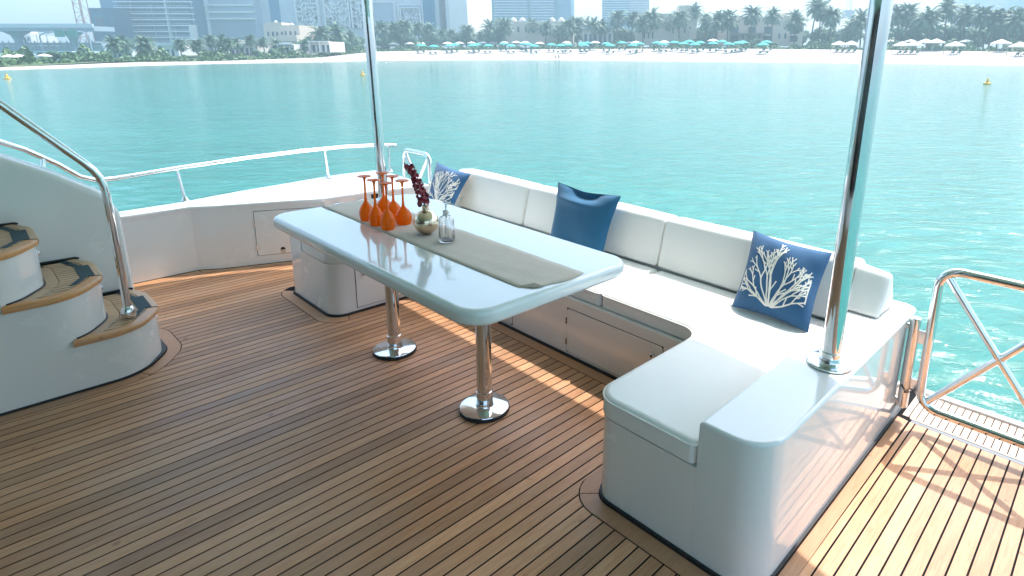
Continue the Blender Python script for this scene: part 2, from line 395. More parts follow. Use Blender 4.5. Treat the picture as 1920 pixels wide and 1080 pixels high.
# ------------------------------------------------------------------ built-in sofa
L0 = (2.3, 2.38, 0)
sofa = empty('built_in_sofa', L0, 'white U-shaped built-in sofa with vinyl cushions along the transom', 'sofa')
def sp(mb, name, m, parent=None, smooth=35): return rel(mb, L0).build(name, m, parent or sofa, smooth)
BASE = fillet([(1.455, .856, 0), (2.72, .856, 0), (2.72, 3.904, 0), (1.455, 3.904, 0), (1.455, 3.49, .09), (2.156, 3.49, .02), (2.156, 1.295, .02), (1.455, 1.295, .08)])
sp(MB().prism(BASE, .010, .345), 'sofa_base', 'gel')
for lo, hi in ((0, 1), (1, 0)):
    if lo == 0:
        P = fillet([(1.455, .62, .12), (3.00, .62, .07), (3.00, .8555, 0), (1.455, .8555, 0)])
    else:
        P = fillet([(1.455, 3.9045, 0), (3.00, 3.9045, 0), (3.00, 4.14, .07), (1.455, 4.14, .08)])
    sp(MB().prism(P, .010, .515, rt=.012, n=4), 'arm_ledge', 'gel_gloss')
sp(MB().box(2.722, 2.998, .857, 3.903, .010, .49), 'transom_coaming', 'gel')
sp(MB().prism(offset(SOFA, .009), -.003, .0135), 'kick_seal', 'rubber')
def cush(outline, z0=.349, z1=.432, name='seat_cushion'):
    c = sp(MB().prism(outline, z0, z1, rt=.022, rb=.006, n=5), name, 'vinyl', smooth=60)
    pp = offset(outline, -.004)
    sp(MB().tube([(x, y, z1-.014) for x, y in offset(outline, .001)], .0035, 6, closed=True), 'piping', 'vinyl', c, 80)
    c.children[0].location = (0, 0, 0)
    return c
cush(fillet([(1.452, .862, .03), (2.70, .862, .03), (2.70, 1.928, .03), (2.178, 1.928, .03), (2.178, 1.31, .10), (1.452, 1.31, .10)], 8))
cush(fillet([(2.178, 1.934, .03), (2.70, 1.934, .03), (2.70, 2.93, .03), (2.178, 2.93, .03)]))
cush(fillet([(2.178, 2.936, .03), (2.70, 2.936, .03), (2.70, 3.898, .03), (1.452, 3.898, .03), (1.452, 3.475, .10), (2.178, 3.475, .10)], 8))
# the pieces of backrest: a wedge profile swept along y, with soft ends
def backrest(y0, y1, end0=0, end1=0):
    prof = fillet([(2.682, .436, .015), (2.93, .50, .02), (2.918, .712, .035), (2.752, .728, .035)], 5)
    cx = sum(p[0] for p in prof)/len(prof); cz = sum(p[1] for p in prof)/len(prof); v = []; f = []; m = len(prof)
    st = [(0, .022), (.004, .010), (.012, .003), (.024, 0)]
    rows = []
    for d, ins in st: rows.append((y0+d, ins))
    nmid = 6
    for i in range(1, nmid): rows.append((y0+.024+(y1-y0-.048)*i/nmid, -.0035*math.sin(math.pi*i/nmid)))
    for d, ins in reversed(st): rows.append((y1-d, ins))
    for y, ins in rows:
        for x, z in offset(prof, -ins):
            if end0 and y < y0+.2: t = (y0+.2-y)/.2; x = x - .05*t*t*(1 if x > 2.85 else 0)
            v.append((x, y, z))
    for i in range(len(rows)-1):
        for k in range(m): f.append((i*m+k, i*m+(k+1) % m, (i+1)*m+(k+1) % m, (i+1)*m+k))
    f += [tuple(range(m)), tuple(reversed(range((len(rows)-1)*m, len(rows)*m)))]
    return sp(MB().add(v, f), 'backrest', 'vinyl', smooth=60)
backrest(.862, 1.952, 0); backrest(1.956, 3.150); backrest(3.154, 4.02)
# end bolster standing on the arm ledge
prof = fillet([(2.672, .517, .015), (2.935, .517, .015), (2.862, .705, .035), (2.765, .722, .035)], 5)
v = []; f = []; m_ = len(prof); rows = [(.712, .02), (.716, .008), (.724, .001), (.74, 0), (.80, 0), (.858, 0)]
for y, ins in rows: v += [(x - (.03*(.86-y)/.15 if x > 2.8 else 0), y, z - .012*(.86-y)/.15*(z > .6)) for x, z in offset(prof, -ins)]
for i in range(len(rows)-1):
    for k in range(m_): f.append((i*m_+k, i*m_+(k+1) % m_, (i+1)*m_+(k+1) % m_, (i+1)*m_+k))
f += [tuple(range(m_)), tuple(reversed(range((len(rows)-1)*m_, len(rows)*m_)))]
sp(MB().add(v, f), 'end_bolster', 'vinyl', smooth=60)
# locker doors in the sofa base
def locker(y0, y1, z0, z1, lock, hinge):
    x = 2.1556
    sp(MB().box(x-.0006, x+.004, y0-.0035, y1+.0035, z0-.0035, z1+.0035), 'door_gap', 'dark', smooth=0)
    d = sp(MB().prism(fillet([(y0, z0, .015), (y1, z0, .015), (y1, z1, .015), (y0, z1, .015)]), 0, .0035, rt=.001), 'locker_door', 'gel')
    # stand the prism up: (y, z, thickness) -> world
    me = d.data
    for vt in me.vertices:
        a, b_, c = vt.co.x+L0[0], vt.co.y+L0[1], vt.co.z+L0[2]
        vt.co = (x-.0008-c-L0[0], a-L0[1], b_-L0[2])
    me.flip_normals()
    rot = Matrix.Rotation(-math.pi/2, 3, 'Y')
    sp(MB().lathe([(.001, .012), (.009, .012), (.013, .009), (.0145, .003), (.0145, 0)], (x-.004, lock[0], lock[1]), 20, rot), 'door_lock', 'chrome', d)
    sp(MB().lathe([(.0005, .0125), (.006, .0125)], (x-.0045, lock[0], lock[1]), 16, rot), 'lock_core', 'dark', d)
    for hz in (z0+(z1-z0)*.24, z0+(z1-z0)*.72):
        sp(MB().tube([(x-.006, hinge, hz-.018), (x-.006, hinge, hz+.018)], .0042, 8), 'hinge', 'chrome', d)
locker(1.50, 2.146, .028, .283, (1.555, .222), 2.150)
locker(2.62, 3.25, .028, .283, (2.68, .222), 3.254)
# door in the inner face of the left-hand arm
sp(MB().box(1.607, 2.06, 3.4885, 3.492, .03, .29), 'door_gap', 'dark', smooth=0)
d = sp(MB().box(1.6105, 2.0565, 3.4865, 3.491, .0335, .2865), 'locker_door', 'gel', smooth=0)
sp(MB().lathe([(.001, .012), (.009, .012), (.0135, .008), (.0145, 0)], (1.665, 3.4865, .252), 20, Matrix.Rotation(math.pi/2, 3, 'X')), 'door_lock', 'chrome', d)

# ------------------------------------------------------------------ table
T0 = (1.51, 2.45, 0)
table = empty('dining_table', T0, 'glossy white rectangular table with rounded corners on two chrome pedestals', 'table')
TB = fillet([(1.112, 1.565, .115), (1.99, 1.565, .115), (1.99, 3.415, .115), (1.112, 3.415, .115)], 12)
rel(MB().prism(TB, .684, .745, rt=.022, rb=.018, n=7), T0).build('table_top', 'gel_table', table, 60)
for y in (2.04, 2.853):
    leg = rel(MB().lathe([(.0385, .045), (.0385, .100), (.0372, .1015), (.0345, .103), (.0345, .684)], (1.51, y, 0), 40), T0).build('leg', 'chrome', table)
    rel(MB().lathe([(.02, .0145), (.1085, .0145), (.1125, .016), (.114, .0195), (.1125, .0225), (.106, .0245), (.042, .0265), (.040, .029), (.0385, .046)], (1.51, y, 0), 64), T0).build('base_plate', 'chrome', leg)
    rel(MB().lathe([(.02, .0016), (.1155, .0016), (.1165, .008), (.1155, .0142), (.02, .0142)], (1.51, y, 0), 64), T0).build('base_seal', 'rubber', leg)
    rel(MB().lathe([(.034, .655), (.075, .672), (.075, .6835), (.034, .6835)], (1.51, y, 0), 32), T0).build('mounting_flange', 'chrome', leg)
# woven runner
rn = MB(); nx, ny = 10, 60; v = []; f = []
for j in range(ny+1):
    for i in range(nx+1):
        x = 1.398+.304*i/nx; y = 1.596+(3.395-1.596)*j/ny
        if j == 0: y += .012*math.sin(i*.7)
        cut = max(0, 1.66-y - (x-1.40)*.9) if x < 1.47 else 0
        z = .7462+.0008*math.sin(x*60+y*9)+.0006*math.sin(y*37)
        v.append((x + (cut*.6 if cut > 0 else 0), y + (cut*.5 if cut > 0 else 0), z))
for j in range(ny):
    for i in range(nx): a = j*(nx+1)+i; f.append((a, a+1, a+nx+2, a+nx+1))
rn.add(v, f); runner = rn.build('table_runner', 'runner', smooth=60); tag(runner, 'beige-grey woven runner lying along the white table', 'table runner')
mod = runner.modifiers.new('thick', 'SOLIDIFY'); mod.thickness = .0018; mod.offset = 1
MB().add([(1.432, 1.618, .7495), (1.408, 1.668, .7495), (1.475, 1.600, .7495), (1.463, 1.640, .7555)], [(0, 1, 3), (0, 3, 2), (0, 2, 1), (1, 2, 3)]).build('folded_corner', 'fold', runner, 0)

# ------------------------------------------------------------------ six upturned goblets
FL = [(.0, .0), ]
def goblet(kind):
    if kind == 'flute': rim, mx, hb, zf = .029, .0365, .110, .236
    else: rim, mx, hb, zf = .034, .0425, .098, .228
    ks = [(0, rim), (.12, rim+(mx-rim)*.62), (.30, mx), (.50, mx*.95), (.68, mx*.74), (.84, mx*.43), (.94, mx*.22), (1, .0075)]
    pr = []
    for i in range(25):
        t = i/24
        for (a, ra), (c, rc) in zip(ks, ks[1:]):
            if a <= t <= c: u = (t-a)/(c-a); u = u*u*(3-2*u)*.4+u*.6; pr.append((ra+(rc-ra)*u, t*hb)); break
    bowl_in = [(max(.0005, r-.0018), z) for r, z in reversed(pr[:-2])]
    return bowl_in[:1] and pr, bowl_in, hb, zf
def make_goblet(kind):
    pr, bi, hb, zf = goblet(kind)
    e = empty('goblet', (0, 0, 0))
    bi2 = []
    MB().lathe(pr, (0, 0, 0), 36).build('bowl', 'orange', e, 60)
    st = [(.0075, hb-.001), (.0062, hb+.012), (.0052, hb+.035), (.0050, zf-.03), (.0062, zf-.014), (.011, zf-.006)]
    MB().lathe(st, (0, 0, 0), 20).build('stem', 'orange', e, 60)
    MB().lathe([(.009, zf-.006), (.022, zf-.0028), (.0335, zf-.0016), (.0345, zf), (.0335, zf+.0014), (.018, zf+.0022), (.0005, zf+.0032)], (0, 0, 0), 36).build('foot', 'orange', e, 60)
    return e
fl = make_goblet('flute'); bal = make_goblet('balloon')
ZT = .7488
for kind, x, y, lab, rz in (('f', 1.442, 2.944, 'slim orange acrylic flute upside down, leftmost on the runner', 0), ('f', 1.432, 2.824, 'slim orange flute upside down, second from the left in the front row', 1),
        ('f', 1.438, 2.717, 'slim orange flute upside down, nearest the camera', 2), ('b', 1.579, 3.012, 'wide orange goblet upside down, rearmost with the highest foot', 0),
        ('b', 1.572, 2.897, 'wide orange goblet upside down, standing between the rear and the right one', 1), ('b', 1.549, 2.757, 'wide orange goblet upside down, nearest the gold vase', 2)):
    src = fl if kind == 'f' else bal
    g = src if not src.get('label') else copy_tree(src)
    tag(g, lab, 'goblet', 'orange goblets upside down on the table runner'); g.location = (x, y, ZT); g.rotation_euler = (0, 0, rz)

# gold ball vase with the dark red spray
V0 = (1.535, 2.520, ZT)
vase = empty('vase', V0, 'mirror gold ball vase with a short neck on the runner', 'vase')
pr = [(.014, 0), (.022, .001)] + [(.0615*math.sin(t), .0605-.0615*math.cos(t)) for t in [R(22)+(R(164)-R(22))*i/24 for i in range(25)]] + [(.0165, .1215), (.0165, .142), (.018, .1445), (.0155, .1445), (.0145, .142), (.0145, .118)]
MB().lathe(pr, (0, 0, 0), 48).build('vase_body', 'gold', vase, 60)
orch = empty('flower_spray', (1.535, 2.520, ZT+.10), 'dark red artificial flower spray leaning left out of the gold vase', 'flowers')
def unit(): 
    while True:
        v = Vector((random.uniform(-1, 1), random.uniform(-1, 1), random.uniform(-1, 1)))
        if .1 < v.length < 1: return v.normalized()
# spray curve (leans away towards the left in the photo: -x, +y)
def spc(t): return Vector((-.018*t - .030*t*t, .022*t + .040*t*t, .015+.225*t))
MB().tube([spc(i/12) for i in range(13)], .0022, 8).build('stem', 'stem', orch)
for i in range(78):
    t = .16+.84*(i/77); c = spc(t); a = i*2.4; rad = .021*(1-.30*t)+.004*random.random()
    out = Vector((math.cos(a), math.sin(a), random.uniform(-.2, .5))).normalized(); p = c + out*rad
    u = out.cross(unit()).normalized(); w = (out*.55+unit()*.5).normalized().cross(u).normalized(); s_ = random.uniform(.012, .0165)*(1.05-.2*t)
    nn = u.cross(w).normalized(); vs_ = [p]; n_ = 8
    for k in range(n_): q = 2*math.pi*k/n_; vs_.append(p + (u*math.cos(q)+w*math.sin(q)*.8)*s_ + nn*(.0035*math.cos(2*q)+.002))
    MB().add(vs_, [(0, 1+k, 1+(k+1) % n_) for k in range(n_)]).build('petal', 'petal', orch, 60, fix=False)
# ribbed glass soap bottle
B0 = (1.535, 2.345, ZT)
bot = empty('soap_dispenser', B0, 'ribbed clear glass dispenser bottle with a silver pump collar', 'bottle')
out_p = [(.032, 0), (.0355, .003), (.0365, .010), (.0365, .100), (.0355, .110), (.032, .118), (.024, .124), (.0135, .127), (.0130, .137)]
in_p = [(.0110, .137), (.0115, .125), (.022, .120), (.030, .114), (.0330, .106), (.0332, .012), (.030, .007), (.0005, .006)]
MB().lathe(out_p[:3], (0, 0, 0), 96)
gb = MB(); seg = 112; prof = out_p + in_p; vv = []; ff = []
for pi_, (r, z) in enumerate(prof):
    for k in range(seg):
        t = 2*math.pi*k/seg; rr = r*(1+.028*math.cos(28*t)) if (2 <= pi_ <= 4) else r
        vv.append((rr*math.cos(t), rr*math.sin(t), z))
for i in range(len(prof)-1):
    for k in range(seg): ff.append((i*seg+k, i*seg+(k+1) % seg, (i+1)*seg+(k+1) % seg, (i+1)*seg+k))
ff.append(tuple(reversed(range(seg)))); gb.add(vv, ff).build('glass_body', 'glass', bot, 60)
MB().lathe([(.0145, .130), (.0155, .131), (.0155, .152), (.013, .154), (.005, .155), (.004, .157), (.004, .180), (.007, .181), (.007, .187), (.0005, .188)], (0, 0, 0), 28).build('pump_collar', 'chrome', bot, 50)
MB().tube([(0, 0, .184), (.012, -.014, .184), (.020, -.023, .182), (.023, -.027, .176)], .0032, 8).build('pump_spout', 'chrome', bot)
MB().tube([(0, 0, .135), (.001, 0, .012)], .0025, 8).build('dip_tube', 'gel', bot)

# ------------------------------------------------------------------ awning poles
def pole(x, y, zb, lab, top):
    P0 = (x, y, zb); e = empty('support_pole', P0, lab, 'pole', 'polished poles that carry the flybridge overhang')
    MB().lathe([(.02, 0), (.082, 0), (.0845, .003), (.0845, .008), (.082, .0115), (.040, .0135), (.038, .018), (.037, .030)], (0, 0, 0), 64).build('base_flange', 'chrome', e)
    tx, ty = top[0]-x, top[1]-y
    MB().tube([(0, 0, .012), (0, 0, .06), (tx*.03, ty*.03, .12), (tx, ty, 2.303-zb)], .0365, 48).build('tube', 'chrome', e, 60)
    MB().lathe([(.0375, .028), (.040, .030), (.040, .052), (.0375, .055)], (0, 0, 0), 48).build('collar', 'chrome', e)
pole(2.125, .712, .516, 'thick polished steel pole rising from the near right arm ledge', (2.115, .690))
pole(2.15, 4.105, .516, 'polished steel pole behind the orange goblets at the left arm', (2.12, 4.14))

# ------------------------------------------------------------------ transom gates
def gate(a, b0, b1, z0, z1, lab, post_b, sign):
    E0 = (a, (b0+b1)/2, z0); e = empty('transom_gate', E0, lab, 'gate', 'polished tube gates in the transom')
    P = [(a, y, z) for y, z in fillet([(b0, z0, .085), (b1, z0, .085), (b1, z1, .085), (b0, z1, .085)], 9)]
    rel(MB().tube(P, .0205, 18, closed=True), E0).build('frame', 'chrome', e, 80)
    i = .027
    rel(MB().tube([(a, b0+i, z0+i), (a, b1-i, z1-i)], .0165, 14), E0).build('cross_brace', 'chrome', e, 80)
    m = ((b0+b1)/2, (z0+z1)/2)
    rel(MB().tube([(a, b0+i, z1-i), (a, m[0]-.004, m[1]+.004)], .0165, 14), E0).build('cross_brace', 'chrome', e, 80)
    rel(MB().tube([(a, m[0]+.004, m[1]-.004), (a, b1-i, z0+i)], .0165, 14), E0).build('cross_brace', 'chrome', e, 80)
    h = empty('hinge_post', (a, post_b, .05), 'polished hinge post bracketed to the arm beside ' + ('the right gate' if sign > 0 else 'the left gate'), 'hinge post', 'hinge posts of the transom gates')
    H0 = (a, post_b, .05)
    rel(MB().lathe([(.001, .075), (.021, .075), (.0235, .078), (.0235, .517), (.021, .520), (.001, .520)], (a, post_b, 0), 28), H0).build('post', 'chrome', h)
    gb_ = b1 if sign > 0 else b0
    for zz in (.165, .405):
        lo, hi = sorted((post_b - sign*.018, gb_ + sign*.012))
        rel(MB().box(a-.004, a+.004, lo, hi, zz, zz+.062), H0).build('hinge_plate', 'chrome', h, 0)
    for zz in (.10, .475):
        lo, hi = sorted((post_b + sign*.018, post_b + sign*.055))
        rel(MB().tube([(a, lo, zz), (a, hi, zz)], .0135, 14), H0).build('bracket', 'chrome', h)
        rel(MB().box(a-.022, a+.022, hi-.003 if sign > 0 else lo-.003, hi+.003 if sign > 0 else lo+.003, zz-.035, zz+.035), H0).build('bracket_plate', 'chrome', h, 0)
    if sign > 0:
        rel(MB().tube([(a-.024, post_b+.012, .19), (a-.026, post_b-.004, .172), (a-.026, post_b-.008, .158), (a-.024, post_b-.02, .166), (a-.012, post_b-.035, .166)], .003, 6), H0).build('cord', 'rubber', h)
gate(2.825, -.005, .528, .105, .772, 'polished tube gate with a diagonal cross at the right edge', .593, 1)
gate(2.90, 4.66, 5.10, .16, .745, 'polished tube gate beyond the left pole, behind the red flowers', 4.59, -1)

# ------------------------------------------------------------------ side coaming, door and rail
C0 = (1.2, 5.0, 0)
coam = empty('side_coaming', C0, 'white side coaming along the far edge of the deck', 'bulwark')
inner = WALLW + [(1.955, 4.70), (2.46, 4.705), (2.52, 4.66), (2.84, 4.60)]
outer = [(2.87, 5.44), (2.45, 5.45), (2.05, 5.37), (1.5, 5.235), (1.1, 5.11), (.75, 5.06), (-2.6, 5.03)]
poly = inner + outer
rel(MB().prism(poly, .004, .470), C0).build('coaming_wall', 'gel', coam, 25)
top = [(x, y-.012) for x, y in WALLW[:6]] + [(1.93, 4.655), (2.34, 4.67), (2.84, 4.585)] + outer
rel(MB().prism(top, .4705, .495, rt=.010, n=4), C0).build('coaming_cap', 'gel_gloss', coam, 40)
# raised lip on the outer edge of the cap
rel(strip([(x, y) for x, y in outer], [(x, y-.05) for x, y in outer], .507, .4955), C0).build('outer_lip', 'gel_gloss', coam, 0)
# door in the angled part of the coaming, in the frame of that face
p0 = Vector((1.47, 4.855)); p1 = Vector((1.94, 4.645)); dv = (p1-p0).normalized(); nv = Vector((dv.y, -dv.x))   # nv points to the deck
p0b = Vector((1.70, 4.765))
def onface(s_, z, t):
    p = p0 + dv*s_ if s_ < .2 else p0 + dv*s_
    # follow the two facets
    d1 = (p0b-p0).normalized(); l1 = (p0b-p0).length; d2 = (p1-p0b).normalized()
    q = p0 + d1*s_ if s_ < l1 else p0b + d2*(s_-l1)
    dn = d1 if s_ < l1 else d2; n_ = Vector((dn.y, -dn.x))
    q = q + n_*t; return (q.x, q.y, z)
def facebox(s0, s1, z0, z1, t0, t1):
    l1 = (p0b-p0).length; ss = [s0] + ([l1] if s0 < l1 < s1 else []) + [s1]; mb = MB()
    for a, b_ in zip(ss, ss[1:]):
        a2, b2 = a+1e-6, b_-1e-6
        v = [onface(a2, z, t) for z in (z0, z1) for t in (t0, t1)] + [onface(b2, z, t) for z in (z0, z1) for t in (t0, t1)]
        mb.add(v, [(0, 1, 3, 2), (4, 6, 7, 5), (0, 4, 5, 1), (2, 3, 7, 6), (0, 2, 6, 4), (1, 5, 7, 3)])
    return rel(mb, C0)
facebox(.020, .475, .070, .425, -.002, .0010).build('door_gap', 'dark', coam, 0)
dr = facebox(.0235, .4715, .0735, .4215, -.001, .0032).build('locker_door', 'gel', coam, 0)
facebox(.178, .212, .072, .108, .0033, .0040).build('drain_slot', 'plaster', dr, 0)
v = [onface(.195+.017*math.cos(R(180*k/12)), .105+.021*math.sin(R(180*k/12)), .0048) for k in range(13)]
rel(MB().add(v, [tuple(range(13))]), C0).build('drain_hole', 'dark', dr, 0)
q = onface(.375, .375, .004)
rel(MB().lathe([(.001, .010), (.012, .010), (.018, .006), (.019, 0)], q, 20, Matrix.Rotation(math.pi/2, 3, 'X')), C0).build('door_lock', 'chrome', dr)
for hz in (.14, .33):
    rel(MB().tube([onface(.0215, hz-.018, .006), onface(.0215, hz+.018, .006)], .004, 8), C0).build('hinge', 'chrome', dr)
rel(MB().box(2.355, 2.45, 4.698, 4.7045, .36, .455), C0).build('vent_opening', 'dark', coam, 0)
for x in (2.03, 2.23): rel(MB().tube([(x, 4.69, .425), (x+.045, 4.692, .425)], .006, 8), C0).build('recess_hinge', 'chrome', coam)
# rail on the coaming
R0 = (1.2, 5.2, .5)
rail = empty('side_rail', R0, 'polished guard rail on short posts along the far side', 'railing')
rp = [(-1.6, 4.66, 1.86), (-.6, 4.80, 1.44), (0.05, 4.88, 1.13), (.20, 4.91, 1.055), (.32, 4.95, .985), (.46, 5.00, .875), (.56, 5.05, .775), (.64, 5.08, .735), (.75, 5.10, .730), (1.13, 5.19, .747), (1.6, 5.27, .765), (2.1, 5.33, .775), (2.45, 5.36, .775), (2.75, 5.34, .768), (2.93, 5.29, .758)]
rel(MB().tube(rp, .0165, 14), R0).build('handrail', 'chrome', rail, 80)
for (xb, yb, zb), (xt, yt, zt) in (((1.14, 5.155, .507), (1.122, 5.187, .735)), ((2.30, 5.385, .507), (2.27, 5.345, .765)), ((2.86, 5.30, .507), (2.86, 5.31, .750)), ((.375, 4.955, .80), (.40, 4.975, .92))):
    st = rel(MB().tube([(xb, yb, zb), (xt, yt, zt)], .0125, 12), R0).build('post', 'chrome', rail)
    rel(MB().lathe([(.001, 0), (.026, 0), (.028, .004), (.020, .012), (.014, .03)], (xb, yb, zb-.001), 20), R0).build('post_foot', 'chrome', st)

# ------------------------------------------------------------------ flybridge stairs
A0 = (.2, 3.8, 0)
stair = empty('flybridge_stairs', A0, 'white moulded stairs with curved teak treads rising to the left', 'stairs')
def shp(mb, name, m, parent=None, smooth=35): return rel(mb, A0).build(name, m, parent or stair, smooth)
shp(MB().prism(offset(STAIR, .006), -.003, .010), 'kick_seal', 'rubber')
def nose(dx, back=-2.6, grow=0, front=3.487):               # outline of step shifted by dx
    yf = lambda x: 3.487+(x+2.6)*.023/3.1
    return [(back, yf(back), 0), (.50+dx, yf(.50+dx), .21), (.632+dx, 3.72, .2), (.630+dx, 4.0, .16), (.57+dx, 4.13, .02), (back, 4.13, 0)]
steps = [(0, .236, .000), (-.205, .466, 0), (-.41, .696, 0), (-.615, .926, 0), (-.82, 1.156, 0)]
z_prev = .010
for i, (dx, z, _) in enumerate(steps):
    shp(MB().prism(fillet(nose(dx), 8), z_prev-(.002 if i else 0), z-.002), 'riser', 'gel', smooth=40)
    if i < 4:
        o_ = fillet(nose(dx, back=.20+dx), 8)
        nx_ = fillet(nose(dx-.205, back=-.3+dx), 8)
        tr = offset(o_, .014)
        # tread: nose board (rim), inner margin board, short planks, pad
        tb = shp(MB().prism([(max(x, .27+dx), y) for x, y in offset(o_, .006)], z-.0015, z+.0195), 'tread', 'caulk', smooth=0)
        cutp = offset(nx_, .0); z1 = z+.021
        # front rim along the outer edge
        idx = [j for j, p in enumerate(tr)]
        rim_o = [p for p in tr[:-2]]; rim_i = [p for p in offset(o_, -.036)[:-2]]
        rim_o = [(max(x, .262+dx), y) for x, y in rim_o]; rim_i = [(max(x, .275+dx), y) for x, y in rim_i]
        half = len(rim_o)//2 - 4
        def rim(a, b_, name, m):
            io, ii = rim_o[a:b_], rim_i[a:b_]; mb = MB(); rows = []
            for (xo, yo), (xi, yi) in zip(io, ii):
                d = Vector((xo-xi, yo-yi)); L_ = d.length or 1; u = d/L_; r = .010
                sec = [(xi, yi, z+.004), (xi, yi, z1+.0006), (xo-u.x*r, yo-u.y*r, z1+.0006), (xo-u.x*r*.3, yo-u.y*r*.3, z1-.003), (xo, yo, z1-.009), (xo-u.x*r*.2, yo-u.y*r*.2, z-.004), (xo-u.x*r, yo-u.y*r, z-.008), (xi, yi, z-.004)]
                rows.append(sec)
            v = [p for q in rows for p in q]; f = []; n_ = 8
            for a_ in range(len(rows)-1):
                for k in range(n_): f.append((a_*n_+k, a_*n_+(k+1) % n_, (a_+1)*n_+(k+1) % n_, (a_+1)*n_+k))
            f += [tuple(range(n_)), tuple(reversed(range((len(rows)-1)*n_, len(rows)*n_)))]
            return shp(mb.add(v, f), name, m, tb, 40)
        rim(0, half+1, 'nose_board', 'teak_nose'); 
        io, ii = rim_o, rim_i
        rim(half+1, len(rim_o), 'nose_board', 'teak_tread')
        # curved inner board hugging the next riser
        a_ = offset(nx_, .004); b_ = offset(nx_, .052)
        s0, s1 = next(j for j, p in enumerate(nx_) if p[0] > .285+dx), len(nx_)-10
        bd = strip([a_[j] for j in range(s0, s1)], [b_[j] for j in range(s0, s1)], z1, z+.011)
        shp(bd, 'inner_board', 'teak_tread', tb, 0)
        field = offset(o_, -.040); cut2 = [offset(nx_, .0545)]
        yy = 3.552
        while yy < 4.11:
            ys = (yy+.0035, min(yy+.032, 4.115))
            for sub in (0,):
                iv0 = crossings(field, ys[0]); iv1 = crossings(field, ys[1]); ivm = crossings(field, sum(ys)/2)
                c0 = crossings(cut2[0], ys[0]); c1 = crossings(cut2[0], ys[1])
                if len(iv0) >= 2 and len(iv1) >= 2:
                    l0 = max(iv0[0], c0[-1] if c0 else -9); l1 = max(iv1[0], c1[-1] if c1 else -9); r0, r1 = iv0[-1], iv1[-1]
                    if r0-l0 > .01 and r1-l1 > .01:
                        P = [(l0, ys[0]), (r0, ys[0]), (r1, ys[1]), (l1, ys[1])]
                        pl = rel(MB().prism(P, z+.011, z1, bottom=False), A0).build('plank', 'teak_tread', tb, 0)
            yy += .0355
        # stepped slate pad near the nose
        px = .60+dx
        curve = lambda y: crossings(offset(o_, -.042), y)[-1] if crossings(offset(o_, -.042), y) else px
        segs = [(3.64, 3.74, .028), (3.74, 3.95, .058), (3.95, 4.09, .028)]
        mb = MB()
        for y0, y1, w in segs:
            x0a, x0b = curve(y0)-.030, curve(y1)-.030
            mb.prism([(x0a, y0), (x0a+w, y0), (x0b+w, y1), (x0b, y1)], z1+.0008, z1+.0022)
        shp(mb, 'anti_slip_pad', 'pad', tb, 0)
        shp(MB().tube([(.095+dx+.05, 4.118, z1+.004), (.585+dx, 4.118, z1+.004), (.597+dx, 4.10, z1+.004)], .006, 8), 'tread_seal', 'rubber', tb)
    if i:
        shp(MB().tube([(x, y, z_prev+.0235) for x, y in offset(fillet(nose(dx), 8), .003)[1:-2] if x > .28+dx+.205], .0045, 6), 'riser_seal', 'rubber')
    z_prev = z
# small courtesy fittings on the risers
for dx, z in ((0, .17), (-.205, .40), (-.41, .63)):
    shp(MB().lathe([(.001, .007), (.010, .006), (.012, 0)], (.634+dx, 3.80, z), 16, Matrix.Rotation(math.pi/2, 3, 'Y')), 'courtesy_light', 'chrome')
W0 = (0, 4.2, 0)
sw = empty('stair_wall', W0, 'sloping white moulded wall behind the stairs', 'wall')
pf = fillet([(-2.6, .004, 0), (.62, .004, 0), (.606, .70, .09), (.555, .815, .12), (.36, .955, .4), (-2.6, 2.70, 0)], 8)
mb = MB().prism(pf, 0, .20, rt=.035, rb=.035, n=6)
mb.v = [(x, 4.134+z, y) for x, y, z in mb.v]
rel(mb, W0).build('wall_body', 'gel', sw, 50)
# handrail of the stairs
hr = empty('stair_handrail', (.50, 3.66, .257), 'polished handrail rising from the lowest tread', 'handrail')
hpnts = [(.502, 3.66, .262), (.500, 3.66, .60), (.494, 3.66, .90), (.490, 3.66, .945), (.479, 3.66, .99), (.460, 3.66, 1.027), (.43, 3.66, 1.066), (.192, 3.66, 1.345), (-.9, 3.66, 2.62)]
rel(MB().tube(hpnts, .0172, 18), (.50, 3.66, .257)).build('rail_tube', 'chrome', hr, 80)
rel(MB().lathe([(.020, 0), (.031, 0), (.032, .004), (.032, .030), (.029, .048), (.021, .060)], (.502, 3.66, .2578), 28), (.50, 3.66, .257)).build('rail_foot', 'chrome', hr)

# ------------------------------------------------------------------ pillows
def coral(seed, n_main=13):
    rnd = random.Random(seed); segs = []
    def grow(x, y, ang, length, w, depth):
        pts = [(x, y)]; n_ = max(2, int(length/.035)); a = ang
        for i in range(n_):
            a += rnd.uniform(-.13, .13) + (.03 if ang < 0 else -.03)*0; x += math.sin(a)*length/n_; y += math.cos(a)*length/n_; pts.append((x, y))
        segs.append((pts, w))
        if depth > 0:
            sp_ = rnd.uniform(.22, .38)
            grow(x, y, a-sp_, length*rnd.uniform(.42, .62), w*.88, depth-1); grow(x, y, a+sp_, length*rnd.uniform(.42, .62), w*.88, depth-1)
            if length > .09 and rnd.random() < .8:
                j = len(pts)//2; grow(pts[j][0], pts[j][1], a+rnd.choice((-1, 1))*.55, length*.4, w*.85, 0)
    for i in range(n_main):
        t = i/(n_main-1)*2-1; ang = t*1.25
        tall = .27+.13*(1-abs(t)) + rnd.uniform(-.04, .03)
        grow(.50+t*.035, .10, ang*.9, tall, .018, 3)
    return segs
